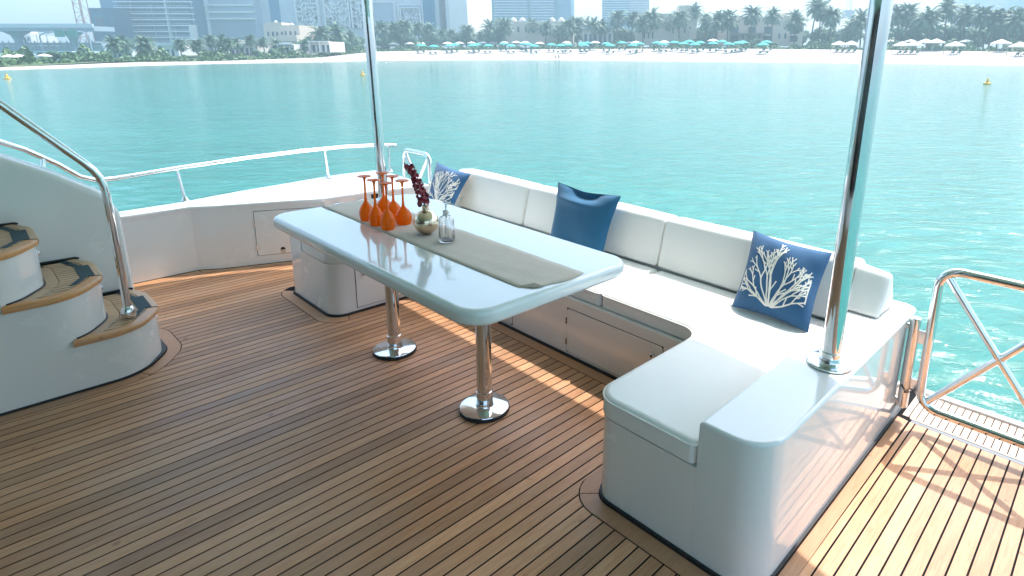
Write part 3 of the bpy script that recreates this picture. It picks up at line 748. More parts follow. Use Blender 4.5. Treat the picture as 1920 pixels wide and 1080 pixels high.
def pillow(corners, thick, m, label, seed=None, sag=0, back=None, fat=1.0, group=None):
    TL, TR, BR, BL = [Vector(c) for c in corners]; ctr = (TL+TR+BR+BL)/4
    nrm = (TR-TL).cross(BL-TL).normalized()
    if nrm.x > 0: nrm = -nrm                                      # towards the camera side
    rnd = random.Random(seed or 3); n_ = 28
    def P(u, v, s_):                                              # u right, v up 0..1 ; s_ +1 front, -1 back
        e = .035*(math.sin(math.pi*u)); ev = .035*math.sin(math.pi*v)
        uu = u + (0.5-u)*2*ev*1.0; vv = v + (0.5-v)*2*e
        p = BL*(1-uu)*(1-vv) + BR*uu*(1-vv) + TR*uu*vv + TL*(1-uu)*vv
        q = (max(0, 1-(2*u-1)**4)*max(0, 1-(2*v-1)**4))**.62
        w = thick*.5*q*fat + .004*math.sin(u*9+v*5+(seed or 0))*q
        w += -sag*math.exp(-((u-.5)/.22)**2-((v-.93)/.10)**2) + sag*.5*math.exp(-((u-.45)/.3)**2-((v-.76)/.07)**2)
        if sag: p = p + Vector((0, 0, -sag*.9*math.exp(-((u-.5)/.25)**2)*max(0, v-.75)*4*.25))
        w += .0035*math.sin(14*u*v+3)*(1-q)*q*4
        return p + nrm*(w*s_ if s_ > 0 else w*s_*.75)
    e = empty('throw_pillow', BL*.5+BR*.5, label, 'pillow', group)
    E0 = BL*.5+BR*.5
    for s_, name, mm in ((1, 'pillow_front', m), (-1, 'pillow_back', back or m)):
        v = [P(i/n_, j/n_, s_) for j in range(n_+1) for i in range(n_+1)]
        f = [(j*(n_+1)+i, j*(n_+1)+i+1, (j+1)*(n_+1)+i+1, (j+1)*(n_+1)+i) for j in range(n_) for i in range(n_)]
        if s_ < 0: f = [tuple(reversed(q)) for q in f]
        rel(MB().add(v, f), E0).build(name, mm, e, 80, fix=False)
    if seed:
        mb = MB()
        for pts, w in coral(seed):
            pts = [(min(.93, max(.07, x)), min(.93, max(.06, y))) for x, y in pts]
            L_ = []; 
            for i, (x, y) in enumerate(pts):
                x0, y0 = pts[max(0, i-1)]; x1, y1 = pts[min(len(pts)-1, i+1)]
                d = Vector((x1-x0, y1-y0)); d = d.normalized() if d.length > 0 else Vector((0, 1)); nn = Vector((d.y, -d.x))*w*.5
                L_.append((P(x+nn.x, y+nn.y, 1)+nrm*.0016, P(x, y, 1)+nrm*.0020, P(x-nn.x, y-nn.y, 1)+nrm*.0016))
            v = [p for q in L_ for p in q]; f = []
            for i in range(len(L_)-1): f += [(3*i, 3*i+1, 3*i+4, 3*i+3), (3*i+1, 3*i+2, 3*i+5, 3*i+4)]
            mb.add(v, f)
            x, y = pts[-1]; k0 = [P(x+w*.62*math.cos(q), y+w*.62*math.sin(q), 1)+nrm*.0021 for q in [R(45*k) for k in range(8)]]
            mb.add(k0, [tuple(range(8))])
        rel(mb, E0).build('coral_print', 'blue_print', e, 80, fix=False)
    return e
pillow([(2.715, 1.372, .785), (2.715, .962, .762), (2.49, .945, .437), (2.505, 1.345, .437)], .125, 'navy', 'navy pillow with a white coral print beside the right pole', seed=11)
pillow([(2.70, 2.800, .815), (2.70, 2.250, .815), (2.56, 2.265, .437), (2.58, 2.750, .437)], .11, 'blue', 'plain blue pillow with a sagging top, middle of the backrest', sag=.05)
pillow([(2.70, 4.235, .760), (2.72, 3.795, .720), (2.53, 3.80, .437), (2.50, 4.10, .437)], .10, 'navy', 'coral print pillow in the far corner behind the flowers', seed=23, back='beige_back')

# ------------------------------------------------------------------ flybridge overhang and saloon front (they shade the deck)
sh = lambda fa, fb: (fa + SUN_S*2.32, fb - .02*2.32)
edge = [(1.52, -1.2), (1.62, .1), (1.71, .55), (1.79, .80), (1.835, 1.20), (1.85, 1.6), (1.865, 3.4), (1.85, 3.95), (1.77, 4.35), (1.66, 4.53), (1.50, 4.66), (1.1, 4.84), (.78, 4.925), (.2, 4.95), (-2.0, 5.0)]
pts = [sh(*p) for p in edge] + [(-3.0, 5.0), (-3.0, -1.2)]
ov = MB().prism(pts, 2.30, 2.42, rt=.03, n=3).build('flybridge_overhang', 'gel', smooth=30); tag(ov, 'white underside of the flybridge overhang carried by the two poles', 'overhang')
sf = empty('saloon_front', (-1.9, 1.4, 0), 'dark glazed front of the saloon behind the aft deck', 'bulkhead')
rel(MB().box(-2.0, -1.9, -1.0, 3.46, .003, .30), (-1.9, 1.4, 0)).build('lower_panel', 'gel', sf, 0)
rel(MB().box(-2.0, -1.9, -1.0, 3.46, 2.1, 2.299), (-1.9, 1.4, 0)).build('header', 'gel', sf, 0)
for i in range(4):
    y = -.96+i*1.1
    rel(MB().box(-1.97, -1.93, y, y+1.04, .302, 2.098), (-1.9, 1.4, 0)).build('glass_door', 'tint', sf, 0)
    rel(MB().box(-1.99, -1.90, y+1.045, y+1.095, .302, 2.098), (-1.9, 1.4, 0)).build('door_frame', 'chrome', sf, 0)

# ================================================================== THE FAR SHORE (world frame)
boat_mode[0] = False
def W(px, py, Y):
    d = wR*((px-CX)/FPX) - wU*((py-CY)/FPX) + wF; return EYE + d*(Y/d.y)
def onwater(px, py, z=-1.0):
    d = wR*((px-CX)/FPX) - wU*((py-CY)/FPX) + wF; return EYE + d*((z-EYE.z)/d.z)
water = MB().box(-880, 880, -880, 880, -1.6, -1.0).build('water', 'water', smooth=0); tag(water, 'turquoise rippled sea between the yacht and the beach', kind='structure')
shore = [(-300, 146), (-100, 139), (0, 135), (200, 127), (400, 121), (600, 117.5), (700, 114.5), (850, 113.5), (1000, 113), (1200, 115), (1400, 117), (1650, 120), (1920, 124), (2300, 129)]
crest = [(-300, 134, 12), (-100, 129, 12), (0, 126.5, 12), (200, 118, 14), (400, 115, 14), (600, 108, 22), (700, 97, 34), (850, 94, 36), (1000, 92.5, 38), (1200, 91.5, 38), (1400, 91.5, 36), (1650, 94, 32), (1920, 97.5, 30), (2300, 101, 30)]
A = [onwater(*p, z=-1.08) for p in shore]; B = []
for (px, py, dd), a in zip(crest, A): B.append(W(px, py, a.y+dd))
def crest_at(px):
    for (x0, y0, d0), (x1, y1, d1), b0_, b1_ in zip(crest, crest[1:], B, B[1:]):
        if x0 <= px <= x1: t = (px-x0)/(x1-x0); return b0_.lerp(b1_, t)
    return B[-1]
rows = [[a + Vector((0, -18, -1.2)) for a in A], A]
for t in (.12, .3, .6, 1): rows.append([a.lerp(b_, t) + Vector((0, 0, .25*math.sin(i*1.7+t*5)*t*(1-t))) for i, (a, b_) in enumerate(zip(A, B))])
v = [p for r in rows for p in r]; n_ = len(A); f = [(j*n_+i, j*n_+i+1, (j+1)*n_+i+1, (j+1)*n_+i) for j in range(len(rows)-1) for i in range(n_-1)]
bch = MB().add(v, f).build('beach', 'sand', smooth=60, fix=False); tag(bch, 'pale sand beach along the far shore', kind='structure')
rows = [B, [b_ + Vector((0, 12, .25)) for b_ in B], [Vector((b_.x*1.3, 260, max(b_.z, 2.2))) for b_ in B], [Vector((b_.x*4.0, 860, 6)) for b_ in B]]
rows[3] = [Vector((max(-860, min(860, p.x)), p.y, p.z)) for p in rows[3]]
rows[0] = [b_ + Vector((0, 0, -.02)) for b_ in B]
v = [p for r in rows for p in r]; f = [(j*n_+i, j*n_+i+1, (j+1)*n_+i+1, (j+1)*n_+i) for j in range(3) for i in range(n_-1)]
gr = MB().add(v, f).build('ground', 'ground', smooth=60, fix=False); tag(gr, 'planted land behind the beach', kind='structure')
ONES = 'first second third fourth fifth sixth seventh eighth ninth tenth eleventh twelfth thirteenth fourteenth fifteenth sixteenth seventeenth eighteenth nineteenth'.split()
TENS = {20: 'twent', 30: 'thirt', 40: 'fort', 50: 'fift', 60: 'sixt', 70: 'sevent'}
def ordw(i):
    if i < 20: return ONES[i-1]
    t, u = i//10*10, i % 10
    return TENS[t]+'ieth' if u == 0 else TENS[t]+'y-'+ONES[u-1]

# --- buildings, each laid out on the photograph's sight lines at its own distance
def facade(px0, px1, ytop, ybot, Y, depth=40):
    a = W(px0, (ytop+ybot)/2, Y); b_ = W(px1, (ytop+ybot)/2, Y)
    t = W((px0+px1)/2, ytop, Y).z; g = W((px0+px1)/2, ybot, Y).z
    return a.x, b_.x, g, t
class Bld:
    def __init__(s, name, label, cat, px0, px1, ytop, ybot, Y, m, depth=40):
        s.px0, s.px1, s.yt, s.yb, s.Y = px0, px1, ytop, ybot, Y
        s.x0, s.x1, s.g, s.t = facade(px0, px1, ytop, ybot, Y)
        s.o = empty(name, ((s.x0+s.x1)/2, Y+depth/2, s.g), label, cat); s.c = tuple(s.o.location); s.D = depth
        s.body = rel(MB().box(s.x0, s.x1, Y, Y+depth, s.g, s.t), s.c).build('wall', m, s.o, 0)
    def X(s, px): return s.x0 + (px-s.px0)/(s.px1-s.px0)*(s.x1-s.x0)
    def Z(s, py): return s.g + (s.yb-py)/(s.yb-s.yt)*(s.t-s.g)
    def part(s, name, px0, px1, py0, py1, out, m, inn=.05, parent=None):
        mb = MB().box(s.X(px0), s.X(px1), s.Y-out, s.Y+inn, s.Z(py1), s.Z(py0)); return rel(mb, s.c).build(name, m, parent or s.o, 0)
# glass tower with balconies
b = Bld('glass_tower', 'blue glass tower with pale balcony slabs behind the left palms', 'tower', 215, 358, -130, 92, 262, 'fac_glass', 50)
y = -124
while y < 88:
    sl = b.part('balcony_slab', 216, 357, y, y+2.0, 3.0, 'slab'); b.part('guard_rail', 217, 356, y-3.2, y-2.6, 2.9, 'slab', parent=sl, inn=-2.8); y += 11.3
for px in range(240, 356, 38):
    b.part('mullion', px, px+1.0, -128, 90, .5, 'concrete')
b.part('corner_pier', 306, 310, -129, 91, 1.2, 'slab'); b.part('infill_panel', 352, 357.5, 45, 72, 3.3, 'white_wall')
b.part('window', 223, 233, 52, 64, 3.2, 'recess')
b = Bld('dark_tower', 'dark blue windowed block at the left foot of the glass tower', 'building', 172, 216, 15, 78, 250, 'panel_blue', 30)
fr = b.part('frame', 179, 204, 27, 55, .6, 'fac_glass'); b.part('window', 184, 199, 32, 50, .9, 'recess', parent=fr)
b = Bld('blue_block', 'plain mid blue block behind the dark windowed block', 'building', 180, 215, -120, 60, 300, 'fac_glass2', 30); b.part('cornice', 180, 215, -118, -112, 1, 'slab')
b = Bld('grey_mall_block', 'grey building with three white horizontal fins', 'building', 356, 470, -140, 75, 270, 'grey_clad', 60)
b.part('pale_pier', 356.5, 381, -139, 74.5, 1.0, 'lattice')
for yy in (-60, -35, -12, 6, 19.5, 32): b.part('fin', 380, 470, yy, yy+3.2, 1.8, 'white_wall')
for yy in range(38, 72, 3): b.part('louvre', 383, 468, yy, yy+1.4, .35, 'concrete')
b.part('panel_column', 381.2, 384, -138, 74, 1.5, 'slab')
b = Bld('mall_facade', 'long pale mall wall with geometric lattice relief', 'building', 470.5, 820, -140, 78, 275, 'mall', 80)
b.part('recess_panel', 500, 518, -138, 50, .4, 'fac_glass2'); b.part('recess_panel', 790, 812, -138, 58, .4, 'fac_glass2')
def lattice(px0, px1, py0, py1, seed):
    fr = b.part('lattice_frame', px0, px0+2, py0, py1, 1.6, 'lattice'); b.part('frame_side', px1-2, px1, py0, py1, 1.6, 'lattice', parent=fr); b.part('frame_head', px0, px1, py0, py0+2, 1.65, 'lattice', parent=fr)
    rnd = random.Random(seed); mb = MB(); w = .35
    def bar(xa, ya, xb, yb):
        a = Vector((b.X(xa), 0, b.Z(ya))); c = Vector((b.X(xb), 0, b.Z(yb))); d = (c-a); L_ = d.length; d.normalize(); nn = Vector((-d.z, 0, d.x))*w
        v = [a+nn, a-nn, c-nn, c+nn]; v = [(p.x, b.Y-.9, p.z) for p in v] + [(p.x, b.Y+.02, p.z) for p in v]
        mb.add(v, [(0, 1, 2, 3), (4, 7, 6, 5), (0, 4, 5, 1), (1, 5, 6, 2), (2, 6, 7, 3), (3, 7, 4, 0)])
    X0, X1 = px0+2, px1-2
    s_ = 13
    y = py0+2
    for d0 in range(-200, 300, 26):
        for slope in (.62, -.62, 1.6, -1.6):
            # clip line to panel
            pts = []
            for x in (X0, X1):
                yy = (py0+py1)/2 + d0*.6 + slope*(x-(X0+X1)/2)
                pts.append((x, yy))
            (xa, ya), (xb, yb) = pts
            def clip(xa, ya, xb, yb):
                lo, hi = py0+2, py1-1
                t0, t1 = 0, 1; dy = yb-ya
                if abs(dy) < 1e-6: return None
                ta, tb = (lo-ya)/dy, (hi-ya)/dy
                if ta > tb: ta, tb = tb, ta
                t0, t1 = max(t0, ta), min(t1, tb)
                if t0 >= t1: return None
                return xa+(xb-xa)*t0, ya+dy*t0, xa+(xb-xa)*t1, ya+dy*t1
            c = clip(xa, ya, xb, yb)
            if c and rnd.random() < .75: bar(*c)
    rel(mb, b.c).build('lattice_relief', 'lattice', b.o, 0)
lattice(550, 594, -136, 50, 1); lattice(604, 652, -136, 52, 2); lattice(655, 695, -136, 52, 4); 
for q in ((697, 735, 3, 48), (745, 788, 8, 55)):
    p = b.part('relief_panel', *q[:2], q[2], q[3], .5, 'grey_clad'); b.part('panel_frame', q[0], q[1], q[2]-2, q[2], .9, 'lattice', parent=p); b.part('panel_frame', q[0]-2, q[0], q[2]-2, q[3], .9, 'lattice', parent=p); b.part('panel_frame', q[1], q[1]+2, q[2]-2, q[3], .9, 'lattice', parent=p)
lattice(747, 786, 12, 50, 6)
b = Bld('pale_end_block', 'plain pale block at the right end of the mall wall', 'building', 832, 873, -140, 62, 268, 'lattice', 60); b.part('side_recess', 832.5, 838, -138, 60, .3, 'mall')
b = Bld('far_low_block', 'small hazy block between the mall and the blue tower', 'building', 877, 906, 28, 62, 330, 'concrete', 20); b.part('parapet', 876, 907, 28, 31, 1, 'slab')
for i, (lab, x0, x1, yt, yb, Y, sp_) in enumerate((('wide blue glass tower behind the palms', 907, 1070, -90, 62, 400, 5.2), ('narrower blue glass tower right of the wide one', 1129, 1217, -70, 62, 430, 4.4))):
    b = Bld('office_tower', lab, 'tower', x0, x1, yt, yb, Y, 'fac_glass2', 50); y = yt+3
    while y < 38: b.part('floor_band', x0+ (18 if i == 0 else 2), x1-(32 if i == 0 else 36), y, y+1.1, .6, 'slab'); y += sp_
    if i: b.part('pale_wing', 1181, 1217.5, yt, 61, 1.2, 'concrete')
    else: b.part('corner_bay', 988, 994, yt, 60, .9, 'fac_glass'); b.part('corner_bay', 1040, 1045, yt, 60, .9, 'fac_glass')
    if i:
        y = yt+3
        while y < 38: b.part('floor_band', 1183, 1216, y, y+.9, 1.7, 'slab', inn=-1.1); y += sp_
for lab, x0, x1, yt, Y in (('faint pale tower, leftmost of the hazy pair at the right', 1818, 1866, -60, 620), ('faint bluish tower at the right edge', 1884, 1960, -60, 560), ('faint slim tower left of the wide blue tower', 888, 906, -20, 640)):
    b = Bld('distant_tower', lab, 'tower', x0, x1, yt, 70, Y, 'concrete', 30); b.part('facade_bay', x0+8, x1-8, yt+2, 60, .6, 'fac_glass2')
# beachfront hotels and villas, cream plaster
def arch_windows(b, pxs, y0, y1, w=3.4):
    for px in pxs:
        xc = b.X(px); hw = (b.X(px+w)-b.X(px))/2; zb, zt = b.Z(y1), b.Z(y0); mb = MB()
        P = [(xc-hw, zb), (xc+hw, zb)] + [(xc+hw*math.cos(R(180*k/8)), zt-hw+hw*math.sin(R(180*k/8))) for k in range(9)]
        v = [(x, b.Y-.12, z) for x, z in P] + [(x, b.Y+.02, z) for x, z in P]; n_ = len(P)
        mb.add(v, [tuple(range(n_))] + [(i, (i+1) % n_, n_+(i+1) % n_, n_+i) for i in range(n_)])
        rel(mb, b.c).build('window', 'recess', b.o, 0)
def dome(b, px, py, rpx, m='white_wall'):
    r = abs(b.X(px+rpx)-b.X(px)); rel(MB().lathe([(r, 0), (r*1.02, r*.2), (r*.86, r*.6), (r*.5, r*.95), (r*.12, r*1.15), (.02, r*1.3)], (b.X(px), b.Y+r+1, b.Z(py)), 20), b.c).build('dome', m, b.o, 50)
b = Bld('beach_villa', 'cream arcaded villa with small domes below the mall', 'building', 495, 562, 47, 78, 205, 'plaster', 18)
arch_windows(b, (503, 512, 520, 529), 59, 68); arch_windows(b, (536, 545, 554), 58, 66); b.part('parapet', 500, 530, 42, 47.5, 0, 'plaster', inn=8); dome(b, 515, 42, 3.5); dome(b, 545, 47, 3.5); b.part('terrace_wall', 528, 562, 66, 78, 2.5, 'plaster')
b = Bld('wide_hotel', 'cream hotel wing with dark balconies behind the central palms', 'building', 1196, 1306, 25, 84, 215, 'plaster', 20)
arch_windows(b, (1208, 1216, 1224), 60, 72, 3); arch_windows(b, (1262, 1270, 1284, 1294), 50, 62, 3.2); b.part('roof_tower', 1272, 1294, 10, 25.5, -.5, 'plaster', inn=8); b.part('portal', 1263, 1270, 36, 78, 1.8, 'plaster'); b.part('portal', 1291, 1297, 55, 78, 1.8, 'plaster')
b = Bld('beach_hotel', 'cream hotel with shaded arched loggias right of centre', 'building', 1360, 1506, 31, 86, 210, 'plaster', 20)
for px in (1377, 1410, 1440, 1489): lg = b.part('loggia', px-7, px+7, 50, 78, .15, 'recess'); b.part('balcony', px-8, px+8, 64, 67, 1.6, 'plaster', parent=lg)
arch_windows(b, (1393, 1425, 1462, 1473), 62, 72, 3.4); b.part('roof_pavilion', 1470, 1500, 24, 31.5, 0, 'plaster', inn=8); b.part('porch_roof', 1368, 1430, 62.5, 64.5, 5, 'wood')
b = Bld('domed_hotel', 'low hotel with four pale domes above the palms', 'building', 950, 1075, 40, 84, 235, 'plaster', 16)
for px in (962, 979, 1035, 1052): dome(b, px, 40, 6.5)
arch_windows(b, range(958, 1072, 14), 50, 60, 4)
# low white beach clubs on the left
for i, (x0, x1, yt, yb, Y, lab) in enumerate(((76, 144, 97, 111, 128, 'long flat-roofed white beach pavilion at the left'), (165, 248, 96, 110, 150, 'white beach club building below the dark block'), (264, 335, 84, 112, 158, 'white beach restaurant with a columned terrace'),
        (336, 430, 74, 104, 175, 'tall plain white wall behind the young palms'), (430, 480, 82, 106, 172, 'small white shop behind the young palms'), (524, 552, 83, 103, 168, 'small white kiosk with a flat roof, left one'), (582, 618, 78, 98, 170, 'small white kiosk with a flat roof, right one'), (1092, 1150, 52, 88, 225, 'pale low wing behind the palms below the narrow tower'))):
    b = Bld('beach_pavilion', lab, 'building', x0, x1, yt, yb, Y, 'white_wall', 10); h = yb-yt
    b.part('roof_slab', x0-1.5, x1+1.5, yt-1, yt+.8, 1.2, 'slab')
    for k in range(int((x1-x0)/9)):
        px = x0+4+k*9; b.part('opening', px, px+4.5, yt+h*.32, yb-1, .06, 'recess')
    for k in range(int((x1-x0)/18)): px = x0+k*18+1; b.part('column', px, px+1.4, yt+.8, yb, 1.1, 'white_wall')
# mosque-like dome building far left
b = Bld('domed_pavilion', 'white domed pavilion behind the elevated track', 'building', 37, 60, 66, 92, 210, 'white_wall', 10); dome(b, 48.5, 66, 10); arch_windows(b, (42, 48.5, 55), 70, 82, 3.5)
# elevated track
tY = 190
x0, x1, g, t = facade(-60, 176, 49, 58, tY)
tr = empty('elevated_track', (x0, tY, 2), 'grey elevated rail track on concrete piers at the left', 'viaduct')
rel(MB().box(x0, x1, tY, tY+8, g, t), (x0, tY, 2)).build('beam', 'concrete', tr, 0)
rel(MB().box(x0, x1, tY-.4, tY+.2, g+(t-g)*.65, t+.7), (x0, tY, 2)).build('parapet', 'mall', tr, 0)
for px in (8, 114, -52):
    c = W(px, 60, tY).x; zb = W(px, 104, tY).z
    rel(MB().lathe([(1.0, zb), (1.0, g-3), (1.6, g-1.2), (3.4, g-.1)], (c, tY+4, 0), 16), (x0, tY, 2)).build('pier', 'concrete', tr)
# road wall with lamps and green sign
x0, x1, g, t = facade(-60, 195, 86, 100, 200)
rw = empty('road_bridge', (x0, 200, g), 'low blue-grey road bridge wall under the track', 'bridge'); rel(MB().box(x0, x1, 200, 206, g, t), (x0, 200, g)).build('deck_wall', 'grey_clad', rw, 0); rel(MB().box(x0, x1, 199.5, 199.9, t+.1, t+1.0), (x0, 200, g)).build('guard_rail', 'concrete', rw, 0)
for px in range(-50, 190, 12):
    xx = W(px, 90, 200).x; rel(MB().box(xx-.2, xx+.2, 199.45, 199.95, t-.5, t+1.6), (x0, 200, g)).build('rail_post', 'concrete', rw, 0)
s0 = W(127, 63, 188); sg = empty('road_sign', (s0.x, 188, s0.z-6), 'green overhead road sign beside the track pier', 'road sign')
for i, dx in enumerate((-2.6, 1.2)): rel(MB().box(s0.x+dx-1.3, s0.x+dx+1.7, 187.8, 188, s0.z-1.0, s0.z+1.1), tuple(sg.location)).build('sign_panel', 'sign_green', sg, 0)
for dx in (-9, 6): rel(MB().tube([(s0.x+dx, 188.3, s0.z-6), (s0.x+dx, 188.3, s0.z-.5), (s0.x+dx*.75, 188.3, s0.z+.4), (s0.x+dx*.3, 188.3, s0.z+.6)], .22, 8), tuple(sg.location)).build('gantry', 'concrete', sg)
for i, (px, lab) in enumerate(((73, 'thin lamp post left of the track pier'), (92, 'thin lamp post right beside the track pier'))):
    p = W(px, 88, 205); q = W(px, 64, 205); MB_ = MB().tube([(0, 0, 0), (0, 0, q.z-p.z), (1.2, 0, q.z-p.z+.3)], .12, 6); o = MB_.build('street_lamp', 'concrete'); o.location = p; tag(o, lab, 'street lamp', 'lamp posts on the road bridge')
# tower crane mast
def crane(px, ybot, ytop, Y, w, lab, m='steel_paint'):
    p = W(px, ybot, Y); q = W(px, ytop, Y); e = empty('tower_crane', p, lab, 'crane'); H_ = q.z-p.z
    for sx in (-w, w):
        for sy in (-w, w): MB().tube([(sx, sy, 0), (sx, sy, H_)], .16, 5).build('mast_chord', m, e)
    z = 0; mb = MB(); k = 0
    while z < H_-2*w:
        s_ = 1 if k % 2 else -1
        mb.tube([(-w*s_, -w, z), (w*s_, -w, z+2*w)], .10, 4); mb.tube([(w, -w*s_, z), (w, w*s_, z+2*w)], .10, 4); mb.tube([(-w, -w, z), (w, -w, z)], .1, 4); z += 2*w; k += 1
    mb.build('lattice', m, e)
    return e, H_
crane(166, 84, -60, 215, 1.35, 'reddish lattice crane mast rising at the left')
e, H_ = crane(1590, 34, -50, 420, 1.3, 'pale lattice crane mast far behind the right palms', 'concrete'); MB().box(-3, 3, -3, 3, 0, 5).build('slab', 'concrete', e, 0)

# --- vegetation
def palm_meshes(seed, nfr=34, lean=.0):
    rnd = random.Random(seed); tr = MB(); H_ = 10.0
    pts = []; rr = []
    for i in range(9): t = i/8; pts.append((lean*t*t*1.2, .15*math.sin(t*3+seed), H_*t)); rr.append(.26-.10*t + (.06 if i == 8 else 0))
    tr.tube(pts, rr, 8)
    top = Vector(pts[-1]); cr = MB()
    for k in range(nfr):
        az = k*2.399+rnd.uniform(-.2, .2); u = k/nfr; el = R(82-118*u + rnd.uniform(-8, 8)); L_ = rnd.uniform(2.7, 3.6)*(1-.15*(u > .8)); droop = rnd.uniform(.7, 1.3)
        d = Vector((math.cos(az), math.sin(az), 0)); side = Vector((-d.y, d.x, 0)); sp_ = []; e_ = el; p = top.copy(); n_ = 9
        for i in range(n_+1):
            sp_.append(p.copy()); p = p + (d*math.cos(e_)+Vector((0, 0, 1))*math.sin(e_))*(L_/n_); e_ -= R(10)*droop*(.5+i/n_)
        for i in range(n_):
            c0, c1 = sp_[i], sp_[i+1]; t_ = (c1-c0).normalized(); wdt = .9*math.sin(math.pi*min(1, (i+.9)/(n_+.6)))**.6
            for s_ in (-1, 1):
                for h in (0, .5):
                    a = c0.lerp(c1, h); tip = a + (side*s_*wdt*.8 + t_*wdt*.55 + Vector((0, 0, -wdt*rnd.uniform(.15, .55))))
                    b_ = a + t_*.20
                    cr.add([a, b_, tip], [(0, 1, 2)])
    for k in range(14):                                          # dead skirt under the crown
        az = rnd.uniform(0, 6.28); d = Vector((math.cos(az), math.sin(az), 0)); a = top+Vector((0, 0, -.3)); s_ = Vector((-d.y, d.x, 0))*.16
        cr.add([a+s_, a-s_, a+d*.8+Vector((0, 0, -1.6))], [(0, 1, 2)])
    def mesh(mb, nm, m):
        me = bpy.data.meshes.new(nm); me.from_pydata(mb.v, [], mb.f); me.materials.append(M[m]); return me
    return mesh(tr, 'palm_trunk', 'bark'), mesh(cr, 'palm_crown', 'palm_leaf')
PM = [palm_meshes(i, 46+4*i, (-.5, .3, .8, 0, .4)[i]) for i in range(5)]
palms = [(210, 77), (233, 83), (273, 80), (337, 77), (367, 78), (397, 68), (417, 73), (430, 75), (443, 73), (467, 67), (493, 72), (517, 80), (567, 70), (580, 63), (600, 50), (633, 47), (660, 52), (717, 41), (741, 44), (758, 36), (786, 40), (806, 45), (826, 47), (847, 48), (875, 45), (899, 52), (920, 42), (939, 33), (947, 36), (968, 38), (999, 34), (1023, 38), (1047, 45), (1064, 38), (1081, 31), (1098, 33), (1112, 34), (1126, 35), (1157, 22), (1184, 21), (1205, 31), (1219, 21), (1239, 27), (1253, 29), (1272, 20), (1304, 8), (1322, 26), (1343, 25), (1364, 23), (1408, 14), (1445, 16), (1488, 27), (1520, 0), (1534, 6), (1555, 18), (1594, 37), (1612, 27), (1683, 14), (1697, 14), (1718, 28), (1739, 23), (1768, 5), (1803, 14), (1835, 18), (1856, 24), (1883, 18), (1902, 27), (1915, 16)]
rnd = random.Random(5)
for i, (px, yt) in enumerate(palms):
    c = crest_at(px); left = px < 560
    Y = c.y + (rnd.uniform(10, 26) if not left else rnd.uniform(6, 22)); zg = c.z + .3
    p = W(px, 80, Y); top = W(px, yt+(15 if not left else 8), Y).z; h = max(3.2, top-zg)
    e = empty('palm_tree', (p.x, Y, zg), None, 'palm tree', 'palm trees along the far beach', rnd.uniform(0, 6.28))
    size = 'young' if h < 6 else ('tall' if h > 13 else 'full-grown')
    e['label'] = '%s date palm, %s from the left along the beach' % (size, ordw(i+1))
    tm, cm = PM[i % 5]; sc_ = h/10; cs = rnd.uniform(1.15, 1.5)*(.55 if h < 6 else 1.0)
    t_ = link('trunk', tm, e); t_.scale = (1 if h > 6 else .6, 1 if h > 6 else .6, sc_)
    lean_top = Vector(((-.5, .3, .8, 0, .4)[i % 5]*1.2, .15*math.sin(3+i % 5), 10))
    c_ = link('crown', cm, e); c_.scale = (cs,)*3
    ks = 1 if h > 6 else .6
    c_.location = Vector((lean_top.x*ks, lean_top.y*ks, h)) - lean_top*cs
def tree_mesh(seed, n=2200, leaf=.42):
    rnd = random.Random(seed); mb = MB(); blobs = [(Vector((rnd.uniform(-2.2, 2.2), rnd.uniform(-2, 2), rnd.uniform(2.2, 5.2))), rnd.uniform(1.0, 1.9)) for _ in range(9)]
    for _ in range(n):
        c, r = rnd.choice(blobs); d = Vector((rnd.gauss(0, 1), rnd.gauss(0, 1), rnd.gauss(0, 1))).normalized(); p = c + d*r*rnd.uniform(.65, 1.08)
        u = Vector((rnd.gauss(0, 1), rnd.gauss(0, 1), rnd.gauss(0, 1))).normalized(); w = u.cross(d).normalized(); u = (u - d*u.dot(d)*.6).normalized(); s_ = leaf*rnd.uniform(.6, 1.3)
        mb.add([p-u*s_, p+w*s_*.7, p+u*s_, p-w*s_*.7], [(0, 1, 2, 3)])
    me = bpy.data.meshes.new('tree_crown'); me.from_pydata(mb.v, [], mb.f); me.materials.append(M['tree_leaf'])
    tb = MB().tube([(0, 0, 0), (.1, 0, 1.5), (0, .1, 3.2)], [.28, .2, .12], 7); tb.tube([(.05, 0, 1.6), (1.0, .4, 3.0)], [.12, .05], 5); tb.tube([(0, .05, 2.0), (-1.1, -.3, 3.4)], [.12, .05], 5)
    t_ = bpy.data.meshes.new('tree_trunk'); t_.from_pydata(tb.v, [], tb.f); t_.materials.append(M['bark']); return t_, me
TM = [tree_mesh(i) for i in range(4)]
trees = [(20, 108), (95, 112), (150, 104), (195, 100), (385, 92), (478, 86), (510, 80), (545, 88), (560, 70), (590, 66), (615, 58), (640, 55), (655, 60), (675, 57), (708, 58), (728, 54), (750, 56), (772, 52), (795, 58), (816, 56), (840, 58), (862, 54), (885, 58), (908, 57), (930, 52), (955, 52), (985, 50), (1010, 52), (1036, 54), (1058, 52), (1084, 46), (1105, 48), (1130, 45), (1150, 40), (1172, 42), (1195, 45), (1225, 48), (1246, 44), (1280, 46), (1315, 42), (1335, 40), (1352, 44), (1384, 52), (1430, 56), (1450, 48), (1505, 44), (1540, 38), (1565, 42), (1585, 48), (1602, 46), (1640, 42), (1662, 42), (1690, 40), (1712, 44), (1730, 42), (1752, 38), (1776, 36), (1797, 38), (1820, 38), (1845, 40), (1870, 38), (1893, 40), (1918, 38)]
